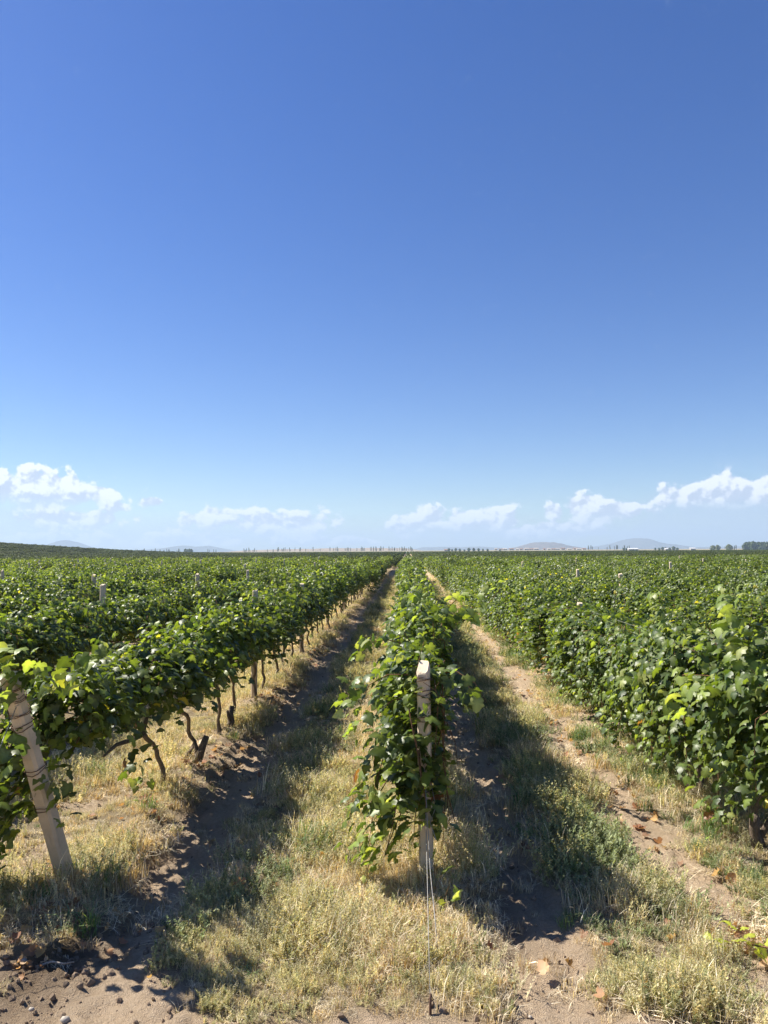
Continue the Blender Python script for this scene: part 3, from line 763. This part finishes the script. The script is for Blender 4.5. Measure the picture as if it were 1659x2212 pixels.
for k in range(-24, 22):
    x = rowx(k)
    ys = {-1: [10.0, 14.35], 0: [9.9, 14.9], 1: [10.5, 15.2]}.get(k)
    if ys is None: ys = [(10.0 if k < 0 else 11.0) + .4 * math.sin(k * 1.9)]
    y = ys[-1]
    while y < 56: y += 4.75; ys.append(y)
    for j, y in enumerate(ys):
        if inview(x, y, .3): pp.append((x, y, k, j))
pp = [p for p in pp if p[2] in (-1, 0, 1) or (p[1] < 55 and (p[2] < 0 or p[1] > 19) and R.random() < (.55 if p[2] < 0 else .16)) or (p[2], p[3]) in ((2, 1), (-2, 0), (-2, 2))]
pp = [p for p in pp if not (p[2] == 0 and p[3] < 2 and False)]
for i, (x, y, k, j) in enumerate(pp):
    rs = random.Random(i + 77)
    h = rs.uniform(1.34, 1.46)
    if k == -1: h = 1.43 if j == 0 else 1.34
    if k in (0, 1): h = 1.2
    elif k != -1: h = rs.uniform(1.44, 1.60)
    lx, ly = rs.uniform(-.03, .03), rs.uniform(-.03, .03); w = 0
    if (k, j) == (2, 1): x, y, h, ly = 4.56, 15.7, 1.52, -.085
    lab = '%s concrete post down the %s' % (ordw(j + (1 if k in (-1, 0) else 0)), rowname(k))
    if (k, j) == (2, 1): lab = 'tall pale post tilting above the leaves of the second row to the right'
    make_post((x + rs.uniform(-.03, .03), y, float(ground_z(x, y))), (lx, ly, rs.uniform(-.15, .15)), h, .078, lab, (), i)

# wires along the rows, guy wires and stake
for k, nm in ((-1, 'row just left of the centre'), (0, 'central row'), (1, 'row just right of the centre')):
    for z, zn in ((.62, 'lower'), (1.12, 'upper')):
        b = MB(); pts = []
        y = 4.5 if k else 4.54
        ys = np.arange(y, 60, 2.4)
        for i, yy in enumerate(ys): pts.append((rowx(k) + .045 * (1 if k >= 0 else -1), yy - (.25 + .33 * (z > 1) if (k == -1 and i == 0) else 0), z + float(ground_z(rowx(k), yy)) - (.012 if i % 2 else 0)))
        b.tube(pts, [.0018] * len(pts), 4)
        tag(obj('trellis_wire', b.mesh('trellis_wire', M_wire)), 'thin %s trellis wire running along the %s' % (zn, nm), 'wire', 'trellis wires along the rows')
def wire(name, pts, r, label, mat=M_wire, cat='wire'):
    b = MB(); b.tube(pts, [r] * len(pts), 5); return tag(obj(name, b.mesh(name, mat)), label, cat)
az_ = float(ground_z(.085, 3.33))
wire('guy_wire', [(.095, 4.475, .56), (.092, 4.10, .38), (.088, 3.7, .19), (.085, 3.335, az_ + .04)], .0019, 'taut grey guy wire from the upright end post to the ground stake')
wire('loose_wire', [(.085, 4.475, .80), (.10, 4.36, .52), (.112, 4.12, .25), (.125, 3.9, .14), (.135, 3.72, .02)], .0024, 'pale loose wire hanging slack in front of the upright end post')
wire('broken_wire', [(.13, 4.46, .62), (.155, 4.43, .50), (.12, 4.40, .42), (.15, 4.3, .36)], .0025, 'short bent wire end curling off the upright end post')
wire('guy_wire', [(-2.10, 4.0, 1.24), (-2.16, 3.75, .8), (-2.22, 3.5, .35), (-2.27, 3.28, .0)], .0028, 'grey guy wire beside the leaning end post')
b = MB(); b.tube([(.085, 3.33, -.1), (.085, 3.335, .05), (.088, 3.345, .085)], [.006, .006, .005], 6); b.tube([(.085, 3.34, .05), (.10, 3.345, .06), (.09, 3.35, .075), (.075, 3.34, .06)], [.003] * 4, 4)
tag(obj('ground_stake', b.mesh('ground_stake', M_rust), loc=(0, 0, az_)), 'short dark iron stake holding the guy wire in the dry grass', 'stake')

# old stumps beside the trunks
for (x, y, s_, lab) in ((-1.98, 6.98, 1, 'weathered stump beside the second trunk of the row left of the centre'), (-1.98, 8.3, 2, 'dark old stump in the grass farther along the left row'),
                        (2.30, 5.05, 3, 'grey split stump in the grass at the right edge')):
    tag(obj('vine_stump', stump_mesh('vine_stump', s_), loc=(x, y, float(ground_z(x, y))), rot=(.1, -.2, s_ * 1.7), scl=1.15), lab, 'stump')

# ------------------------------------------------------------------ ground cover
def blades(name, seed, n, rad, h, w, bend, cols, mat=M_grass, flat=False, seg=2):
    rs = np.random.RandomState(seed); b = MB()
    for i in range(n):
        a = rs.uniform(0, 6.283); r0 = rad * math.sqrt(rs.random_sample()); p = np.array([r0 * math.cos(a), r0 * math.sin(a), 0.])
        da = rs.uniform(0, 6.283); hh = h * rs.uniform(.45, 1.1); bb = bend * rs.uniform(.3, 1.2)
        dr = np.array([math.cos(da), math.sin(da), 0]); sd_ = np.array([-math.sin(da), math.cos(da), 0]) * w * .5 * rs.uniform(.6, 1.3)
        if flat: e1 = p + dr * hh * .5 + np.array([0, 0, rs.uniform(.003, .03)]); e2 = p + dr * hh + np.array([0, 0, rs.uniform(.0, .035)]); p[2] = rs.uniform(0, .015)
        else: e1 = p + np.array([0, 0, hh * .6]) + dr * bb * hh * .3; e2 = p + np.array([0, 0, hh * (1 - .3 * bb)]) + dr * bb * hh
        c = np.array(cols[rs.randint(len(cols))]) * rs.uniform(.5, 1.3)
        b.add([p - sd_, p + sd_, e1 + sd_ * .8, e1 - sd_ * .8, e2], [[0, 1, 2, 3], [3, 2, 4]], c)
    return b.mesh(name, mat, False)
def weed(name, seed, stems, rad, h, cols, ls=.0085, spread=.5):
    rs = np.random.RandomState(seed); b = MB(); PL = []
    for i in range(stems):
        a = rs.uniform(0, 6.283); r0 = rad * math.sqrt(rs.random_sample()) * .7; hh = h * rs.uniform(.4, 1.1)
        p = np.array([r0 * math.cos(a), r0 * math.sin(a), 0.]); d = np.array([math.cos(a) * spread * rs.random_sample(), math.sin(a) * spread * rs.random_sample(), 1.])
        c = np.array(cols[rs.randint(len(cols))]) * rs.uniform(.8, 1.2); m = 9; pts = [p]
        for j in range(m):
            d = d + rs.normal(0, .14, 3); d /= np.linalg.norm(d); p = p + d * hh / m; pts.append(p)
            for q_ in range(4):
                aa = rs.uniform(0, 6.283); dr = np.array([math.cos(aa), math.sin(aa), rs.uniform(.2, 1.2)]); s = ls * rs.uniform(.6, 1.4) * (1.1 - .5 * j / m)
                sdv = np.cross(dr, [0, 0, 1]); sdv /= np.linalg.norm(sdv) + 1e-6; t = p + dr * s * 1.5
                b.add([p, p + dr * s * .7 + sdv * s * .32, t, p + dr * s * .7 - sdv * s * .32], [[0, 1, 2, 3]], c * rs.uniform(.8, 1.25))
        q0, q1, q2 = pts[0], pts[m // 2], pts[-1]; s1 = np.array([.0011, .0007, 0])
        b.add([q0 - s1, q0 + s1, q1 + s1, q1 - s1, q2], [[0, 1, 2, 3], [3, 2, 4]], c * .8)
    return b.mesh(name, M_grass, False)
STRAW = [(.56, .475, .31), (.48, .40, .26), (.68, .60, .43), (.33, .26, .16)]
WEED = [(.33, .32, .17), (.42, .39, .22), (.23, .245, .12), (.52, .47, .29)]
WEEDG = [(.16, .20, .09), (.21, .24, .13), (.25, .27, .15), (.13, .165, .07)]
GRN = [(.10, .17, .04), (.14, .21, .055), (.08, .14, .035)]
OCH = [(.43, .32, .18), (.34, .24, .13), (.5, .40, .25)]
src_straw = source('straw_tuft', [blades('straw', i, 46, .08, .085, .003, .9, STRAW) for i in range(3)] + [blades('straw', 10 + i, 60, .10, .12, .0026, 0, STRAW, flat=True) for i in range(3)] + [blades('straw', 20 + i, 46, .07, .10, .003, .7, OCH) for i in range(2)])
src_weed = source('weed_tuft', [weed('weed', i, 15, .10, .10, WEED) for i in range(4)] + [weed('weed', 30 + i, 10, .08, .15, [(.36, .34, .16), (.42, .36, .18), (.28, .28, .12)], .008, .3) for i in range(2)])
src_fine = source('fine_weed_tuft', [weed('weed', 80 + i, 20, .12, .13, [(.36, .345, .21), (.48, .44, .29), (.26, .26, .15)], .0055, .35) for i in range(3)] + [blades('stalk', 90 + i, 34, .10, .15, .0022, .6, STRAW) for i in range(3)])
src_weedg = source('green_weed_tuft', [weed('weed', 60 + i, 13, .12, .12, WEEDG, .0105, .8) for i in range(4)])
src_grass = source('green_grass_tuft', [blades('grass', 50 + i, 50, .06, .13, .0036, .9, GRN) for i in range(3)])

def sample(n, x0, x1, y0, y1, prob, sizefun=None):
    u = R.random(n); y = y0 * (y1 / y0) ** u            # denser near the camera
    x = R.uniform(0, 1, n) * (x1 - x0) + x0
    k = R.random(n) < prob(x, y); x, y = x[k], y[k]
    v = (x > -.60 * y - .5) & (x < .52 * y + .4); return x[v], y[v]
def put(name, label, x, y, s0, s1, idx, coll, sy=1.0):
    n = len(x); z = ground_z(x, y) - .004
    s = R.uniform(s0, s1, n) * (.55 + .95 * sstep(.3, .7, fbm(x * 2.2 + s0 * 9, y * 1.8, 133, 3))) * np.clip((y / 9) ** .5, 1, 2.6)
    sc = np.stack([s, s, s * R.uniform(.8, 1.15, n) * sy / np.clip((y / 9) ** .35, 1, 2)], 1)
    rot = np.stack([R.normal(0, .12, n), R.normal(0, .12, n), R.uniform(0, 6.283, n)], 1)
    scatter(name, label, np.column_stack([x, y, z]), rot, sc, idx, coll); return n
def cover(x, y):
    s, r, h = lane_info(x, y); return s, h
def p_straw(x, y):
    s, h = cover(x, y)
    mid = np.exp(-((x + .15) / .55) ** 2)
    return np.clip((1 - s) * (.35 + .65 * fbm(x * 2, y * 2, 91, 3)) + .04 * s + .25 * mid * (1 - s), 0, 1) * (1 - .93 * h)
def p_weed(x, y):
    s, h = cover(x, y)
    lane = .8 * np.exp(-((x + .95) / .36) ** 2) + .7 * np.exp(-((x - 1.2) / .38) ** 2) + .25 + .35 * np.exp(-((y - 3.9) / .7) ** 2) * (x < -.4)
    return np.clip(lane * 1.3 * (1 - s) * sstep(.34, .58, fbm(x * 1.7 + 4, y * 1.5, 93, 3)), 0, 1) * (1 - .97 * h)
def p_weedg(x, y):
    s, h = cover(x, y)
    lane = np.exp(-((x - 1.2) / .36) ** 2) * .9 + .3 * np.exp(-((x + .95) / .22) ** 2) + .35 * np.exp(-((x - 2.1) / .3) ** 2)
    return sstep(3.6, 4.3, y + .25 * np.sin(x * 7)) * np.clip(lane * (1 - s) * (.3 + .9 * sstep(.3, .6, fbm(x * 1.4, y * 1.2, 95, 3))), 0, 1) * (1 - .98 * h)
def p_grass(x, y):
    s, h = cover(x, y)
    return np.clip((1.0 * np.exp(-((x - 2.05) / .28) ** 2) + .05) * (1 - s) * sstep(.42, .6, fbm(x * 1.6, y * 1.0, 97, 3)) * 1.3, 0, 1) * (1 - h)
x, y = sample(42000, -3.4, 3.4, 2.9, 60, p_straw)
put('dry_grass', 'straw coloured dry grass and litter covering the lanes', x, y, .55, 1.15, R.integers(0, 8, len(x)), src_straw); n1 = len(x)
x, y = sample(24000, -3.2, 3.0, 3.0, 50, p_weed)
put('dry_weeds', 'pale olive seeding weeds standing in the middle of the lanes', x, y, .55, 1.25, R.integers(0, 6, len(x)), src_weed); n2 = len(x)
x, y = sample(15000, -2.6, 3.0, 3.1, 45, p_weedg)
put('green_weeds', 'low grey green weeds spreading in the shade of the central row', x, y, .5, 1.25, R.integers(0, 4, len(x)), src_weedg); n3 = len(x)
x, y = sample(8000, -2.8, 3.2, 3.3, 40, p_grass)
put('green_grass', 'fresh green grass blades at the foot of the right row', x, y, .6, 1.3, R.integers(0, 3, len(x)), src_grass); n4 = len(x)

x, y = sample(14000, -3.2, 3.0, 3.1, 14, lambda x, y: p_weed(x, y) * .4 + p_straw(x, y) * .16)
put('seeding_weeds', 'fine pale seeding stalks rising from the lane weeds', x, y, .6, 1.2, R.integers(0, 6, len(x)), src_fine)
# crumbled earth, leaf litter
def lump(name, seed, mat, n=1):
    rs = np.random.RandomState(seed); import bmesh
    bm = bmesh.new(); bmesh.ops.create_icosphere(bm, subdivisions=1, radius=1)
    for v in bm.verts: v.co *= rs.uniform(.7, 1.2); v.co.z *= .7
    me = bpy.data.meshes.new(name); bm.to_mesh(me); bm.free(); me.materials.append(mat); return me
src_clod = source('clod', [lump('clod', i, M_clod) for i in range(5)])
def p_clod(x, y):
    s, r, h = lane_info(x, y)
    e = np.exp(-((x + 1.76) / .16) ** 2) + .7 * np.exp(-((x + 1.15) / .08) ** 2) + .9 * np.exp(-((x - .36) / .14) ** 2) + 1.3 * np.exp(-((x + 1.7) / .35) ** 2 - ((y - 3.7) / .35) ** 2) + .9 * np.exp(-((x - .45) / .25) ** 2 - ((y - 4.3) / .4) ** 2)
    return np.clip(e + .07 * s, 0, 1)
x, y = sample(22000, -2.6, 2.6, 3.0, 20, p_clod)
n = len(x); s = R.lognormal(-4.9, .6, n).clip(.003, .022)
scatter('soil_clods', 'crumbly dark clods of earth along the ruts', np.column_stack([x, y, ground_z(x, y) + s * .1]), R.uniform(0, 6, (n, 3)), np.stack([s, s, s], 1), R.integers(0, 5, n), src_clod)
rsl = np.random.RandomState(5)
def dryleaf(c, seed):
    rs = np.random.RandomState(seed); tp, tf = TEMPL[2][seed % 6]; p = tp.copy(); p[:, 1] -= .35
    p[:, 2] = 1.3 * p[:, 0] ** 2 + .6 * p[:, 1] ** 2 + rs.normal(0, .05, len(p)) + .05
    return mesh_np('dry_leaf', p, [i for f in tf for i in f], [len(f) for f in tf], M_grass, np.tile(c, (len(p), 1)))
DRY = [(.28, .14, .08), (.34, .20, .11), (.42, .29, .18), (.22, .13, .08), (.38, .24, .10)]
dl = [dryleaf(DRY[i % 5], i) for i in range(10)]
src_dl = source('litter_leaf', dl)
def p_lit(x, y):
    e = 1.0 * np.exp(-((x + 1.9) / .26) ** 2) + .7 * np.exp(-((x - 1.75) / .15) ** 2) + .35 * np.exp(-((x - .2) / .2) ** 2) + .06
    return np.clip(e * sstep(.42, .6, fbm(x * 2.5, y * 2, 111, 2)) * 1.2, 0, 1) * (y > 3.5)
x, y = sample(11000, -2.8, 2.8, 3.1, 30, p_lit)
n = len(x); s = R.uniform(.02, .065, n)
scatter('leaf_litter', 'small reddish brown dead leaf scraps strewn beside the rows', np.column_stack([x, y, ground_z(x, y) + .012]), np.stack([R.normal(0, .5, n), R.normal(0, .5, n), R.uniform(0, 6, n)], 1), np.stack([s] * 3, 1), R.integers(0, 10, n), src_dl)
def gp(px, py):
    d = 2 * F / (py - HY); return (px - VPX) / F * d, d
BIG = [(2355, 3002, 1, .10, 'pale brown curled dead leaf near the lower right edge'), (2392, 3040, 2, .10, 'buff dead leaf beside the trailing yellow shoot'),
       (1948, 3056, 0, .11, 'rust brown dead leaf at the end of the shaded weeds'), (1818, 3070, 4, .08, 'orange brown leaf lying at the soil edge in shade'),
       (1747, 3125, 2, .10, 'light tan crumpled leaf on bare soil right of the stake'), (1920, 3200, 1, .08, 'tan dead leaf in the pale weeds at the bottom'),
       (1772, 2676, 2, .09, 'buff leaf standing among the dark weeds'), (1708, 2745, 1, .08, 'brown leaf cluster at the rut edge'),
       (780, 2895, 0, .12, 'reddish brown dead leaf in the shaded grass of the left lane'), (1140, 2785, 4, .09, 'yellow ochre fallen leaf left of the upright post'),
       (1050, 2790, 4, .085, 'ochre fallen leaf deeper in the left lane'), (1575, 3066, 0, .07, 'small red brown leaf right of the guy wire'),
       (2330, 2830, 1, .10, 'curled tan leaf in the pale rut'), (2290, 2815, 2, .09, 'pale curled leaf beside the grass of the right row'),
       (2050, 2870, 3, .08, 'dark brown leaf inside the green weeds'), (1960, 2820, 4, .06, 'small orange leaf on top of the green weeds')]
for (px, py, c, s, lab) in BIG:
    x, y = gp(px, py)
    tag(obj('fallen_leaf', dl[c], loc=(x, y, float(ground_z(x, y)) + .045), rot=(R.normal(0, .6), R.normal(0, .6), R.uniform(0, 6)), scl=s * .66), lab, 'leaf', 'dry vine leaves fallen on the ground')
stm = [lump('stone', 50 + i, M_stone) for i in range(3)]
for me in stm:
    for p in me.polygons: p.use_smooth = True
for (px, py, s, lab) in ((225, 3290, .022, 'rounded pale stone on the bare earth in the bottom left corner'), (115, 3248, .014, 'small pale pebble on the left edge of the track'),
                         (1050, 3310, .022, 'grey stone in the dry grass at the bottom edge'), (1475, 2877, .02, 'pebble in the dug earth beside the upright post'),
                         (1700, 3240, .011, 'tiny white pebble on the soil right of the stake'), (85, 3108, .02, 'stone among the dark clods at the left edge')):
    x, y = gp(px, py); tag(obj('stone', stm[len(lab) % 3], loc=(x, y, float(ground_z(x, y)) + s * .4), scl=s), lab, 'stone', 'small stones on the ground')
for (px, py, ln, a, r_, lab) in ((195, 3120, .16, .1, .006, 'pale bleached stick on the dark clods at the left'), (235, 2820, .2, 1.0, .008, 'dark twig behind the foot of the leaning post'),
                                 (1730, 3085, .10, -.3, .0025, 'thin straw coloured twig on the bare soil')):
    x, y = gp(px, py); b = MB(); z = float(ground_z(x, y)) + .025
    b.tube([(-ln / 2, 0, 0), (-ln / 6, ln * .04, .012), (ln / 5, -ln * .03, .006), (ln / 2, 0, .01)], [r_, r_, r_ * .8, r_ * .5], 5, (2.2, 2.0, 1.6) if 'dark' not in lab else (.5, .45, .4))
    tag(obj('twig', b.mesh('twig', M_bark), loc=(x, y, z), rot=(0, 0, a)), lab, 'twig')
# trailing shoots
def trailing(name, label, p, d, ln, sag, seed, size, col=None):
    L = []; st = []; rs = np.random.RandomState(seed)
    grow_shoot(rs, np.array(p, float), np.array(d, float), ln, sag, L, st, young=1.0, size=size, zmin=-.5)
    arr = tuple(np.array([l[i] for l in L], float) for i in range(5))
    if col is not None: arr = arr[:4] + (np.tile(col, (len(arr[0]), 1)),)
    root = bpy.data.objects.new(name, None); COL.objects.link(root); tag(root, label, 'vine shoot')
    bx, by, bz = frames(arr[1], arr[2])
    for i in range(len(arr[0])):
        o = obj('leaf', leaf_datum(i % 6, arr[4][i]), root)
        m = Matrix([[bx[i][r], by[i][r], bz[i][r]] for r in range(3)]); o.matrix_local = Matrix.Translation(arr[0][i]) @ m.to_4x4() @ Matrix.Scale(arr[3][i], 4)
    if st: obj('stem', stems_mesh('stem', st, M_bark), root)
x, y = gp(2480, 3100)
trailing('trailing_shoot', 'bright yellow green vine shoot trailing over the grass at the right edge', (x + .02, y + .0, .09), (-.75, .45, .06), .38, .2, 8, .055, (.36, .40, .06))
x, y = gp(1420, 2960)
trailing('vine_sprout', 'small green vine sprout growing beside the guy wire', (x, y, .05), (.3, .1, .8), .16, .8, 9, .07)

# ------------------------------------------------------------------ distant trees and buildings
def crown_mesh(name, seed, w, h, n, shape, cols, sz):
    rs = np.random.RandomState(seed); t = rs.random_sample(n); a = rs.uniform(0, 6.283, n)
    if shape == 'poplar': prof = np.sin(np.clip(t * .93 + .07, 0, 1) * math.pi) ** .6
    else: prof = np.sqrt(np.clip(1 - (2 * t - 1) ** 2, 0, 1)) * (1 + .25 * np.sin(a * 3 + seed))
    r = w * prof * rs.uniform(.55, 1.05, n)
    P = np.stack([r * np.cos(a), r * np.sin(a), h * (.12 + .88 * t)], 1)
    N = np.stack([np.cos(a), np.sin(a), rs.uniform(-.2, 1, n)], 1) + rs.normal(0, .4, (n, 3))
    C = np.array(cols)[rs.randint(0, len(cols), n)] * rs.uniform(.7, 1.3, (n, 1))
    return leaves_mesh(name, (P, N, rs.normal(0, 1, (n, 3)), sz * rs.uniform(.7, 1.3, n), C), 0, M_farleaf)
def tr_mesh(h, r):
    b = MB(); b.tube([(0, 0, -.5), (0, 0, h * .3), (.05, 0, h * .8)], [r, r * .8, r * .3], 6, (.25, .2, .15)); return b.mesh('trunk', M_bark)
popl = [crown_mesh('crown', i, .75, 8, 260, 'poplar', [(.09, .10, .055), (.12, .12, .07)], .6) for i in range(4)]
rnd = [crown_mesh('crown', 20 + i, 3.2, 7, 420, 'round', [(.06, .085, .03), (.045, .07, .025)], 1.2) for i in range(3)]
pale = [crown_mesh('crown', 30 + i, 3.4, 7, 420, 'round', [(.16, .17, .08), (.12, .14, .06)], 1.2) for i in range(2)]
tp_, trd = tr_mesh(8, .14), tr_mesh(6, .3)
def tree(px, d, kind, s, label, grp, name):
    x = at(px, d); z = float(ground_z(x, d)) - .1
    r = bpy.data.objects.new(name, None); COL.objects.link(r); r.location = (x, d, z); tag(r, label, 'tree', grp)
    me = {'p': popl, 'r': rnd, 'l': pale}[kind]; sx = s * R.uniform(.85, 1.2) * (.9 if kind == 'p' else 1)
    obj('crown', me[int(R.integers(len(me)))], r, scl=(sx, sx, s), rot=(0, 0, R.uniform(0, 6))); obj('trunk', tp_ if kind == 'p' else trd, r, scl=s)
rt = random.Random(4)
for (a, b_, n, dd, lab) in ((340, 400, 6, 1150, 'thin grey green poplar beyond the left hill'), (425, 470, 5, 1150, 'slender poplar in the loose line left of the dark tree clump'), (480, 590, 16, 1150, 'slender poplar in the row on the left part of the horizon'),
                      (660, 700, 4, 1150, 'thin poplar on the left horizon beside the dark tree clump'), (790, 890, 14, 1250, 'tall thin poplar in front of the tan ridge'), (900, 1250, 52, 1500, 'tiny poplar of the long line in front of the tan ridge'),
                      (1255, 1345, 22, 1400, 'tiny poplar where the rows meet the horizon'), (1900, 2040, 20, 1500, 'tiny poplar below the blue mountain'), (2280, 2420, 14, 1200, 'small poplar left of the dense dark tree row')):
    for i, px in enumerate(sorted(rt.uniform(a, b_) for _ in range(n))): tree(px, dd * rt.uniform(.95, 1.1), 'p', rt.uniform(.55, 1.05) * dd / 1250, ordw(i) + ' from the left: ' + lab, 'poplars on the horizon', 'poplar_tree')
def some(lst, d, kind, s0, s1, lab, name, grp):
    for i, px in enumerate(lst): tree(px, d * rt.uniform(.97, 1.04), kind, rt.uniform(s0, s1), ordw(i) + ' from the left: ' + lab, grp, name)
some([598, 604, 611, 617], 1150, 'r', .75, 1.0, 'dark tree of the small dense clump on the left horizon', 'broadleaf_tree', 'dark clump on the left horizon')
some([1460, 1470, 1482, 1495, 1510, 1524, 1540, 1556, 1570, 1585, 1625], 1200, 'r', .45, .8, 'low dark tree in the belt right of the vanishing point', 'broadleaf_tree', 'tree belt right of the vanishing point')
some([2022, 2030, 2065, 2122, 2134, 2145, 2155, 2168, 2180, 2192], 1200, 'r', .5, .85, 'dark round tree near the white roofed sheds', 'broadleaf_tree', 'trees near the white sheds')
some([2412, 2422, 2431, 2440, 2449, 2459, 2468, 2476], 1000, 'r', 1.5, 1.8, 'tall dense dark tree in the windbreak near the right edge', 'broadleaf_tree', 'dense windbreak near the right edge')
some([2305, 2320, 2355], 1000, 'l', .9, 1.15, 'pale rounded tree left of the dark windbreak', 'broadleaf_tree', 'pale rounded trees')
some([2485, 2500], 1000, 'l', 1.3, 1.5, 'pale tree at the right edge beside the dark windbreak', 'broadleaf_tree', 'pale trees at the right edge')
def shed(px, d, w, dp, h, roof, label, nwin=5):
    x = at(px, d); z = float(ground_z(x, d)); r = bpy.data.objects.new('farm_shed', None); COL.objects.link(r); r.location = (x, d, z); tag(r, label, 'building', 'farm buildings on the horizon')
    b = MB(); b.box((-w / 2, -dp / 2, -.5), (w / 2, dp / 2, h)); obj('wall', b.mesh('wall', M_wall, False), r)
    b = MB(); e = .5; b.add([(-w / 2 - e, -dp / 2 - e, h), (w / 2 + e, -dp / 2 - e, h), (w / 2 + e, dp / 2 + e, h), (-w / 2 - e, dp / 2 + e, h), (-w / 2 - e, 0, h + 1.6), (w / 2 + e, 0, h + 1.6)],
                            [[0, 1, 5, 4], [2, 3, 4, 5], [0, 4, 3], [1, 2, 5], [3, 2, 1, 0]]); obj('roof', b.mesh('roof', roof, False), r)
    for i in range(nwin):
        b = MB(); b.box((-.9, -.06, 0), (.9, .04, 1.1)); obj('window', b.mesh('window', M_dark, False), r, loc=(-w / 2 + (i + .5) * w / nwin, -dp / 2 - .02, h * .45))
shed(2050, 1150, 14, 8, 2.4, M_roofw, 'long low farm shed with a white roof below the blue mountain')
shed(2162, 1180, 9, 6, 2.2, M_roofw, 'small white roofed shed among dark trees', 3)
shed(2240, 1250, 8, 6, 2.4, M_roofw, 'isolated white shed right of the dark trees', 3)
shed(1452, 1300, 8, 6, 2.2, M_roofr, 'small house at the left end of the dark tree belt', 2)
for i, px in enumerate(range(1610, 1900, 17)): shed(px + rt.uniform(-5, 5), 1640 * rt.uniform(.97, 1.03), rt.uniform(5, 11), 6, rt.uniform(1.8, 3.2), M_roofr if i % 2 else M_wall, '%s little house from the left in the village below the brown hill' % ordw(i), 2)

# ------------------------------------------------------------------ haze
b = MB(); b.box((-11800, -1000, -8), (11800, 11800, 260))
hz = b.mesh('haze', None, False); m = bpy.data.materials.new('haze_air'); m.use_nodes = True; nt = m.node_tree
nt.nodes.remove(nt.nodes['Principled BSDF']); pv = nt.nodes.new('ShaderNodeVolumePrincipled')
pv.inputs['Color'].default_value = (.62, .80, 1.0, 1); pv.inputs['Density'].default_value = 2.0e-4; pv.inputs['Anisotropy'].default_value = .1
nt.links.new(pv.outputs[0], nt.nodes['Material Output'].inputs['Volume']); hz.materials.append(m)
tag(obj('haze', hz), 'pale blue haze over the plain', kind='stuff')
print('vines', len(cand), 'posts', len(pp), 'leaf parts', n_leaf, 'cover', n1, n2, n3, n4, 'far', len(pts), 'objects', len(bpy.data.objects))
tot = sum(len(me.loops) - 2 * len(me.polygons) for me in bpy.data.meshes); print('tris', tot)
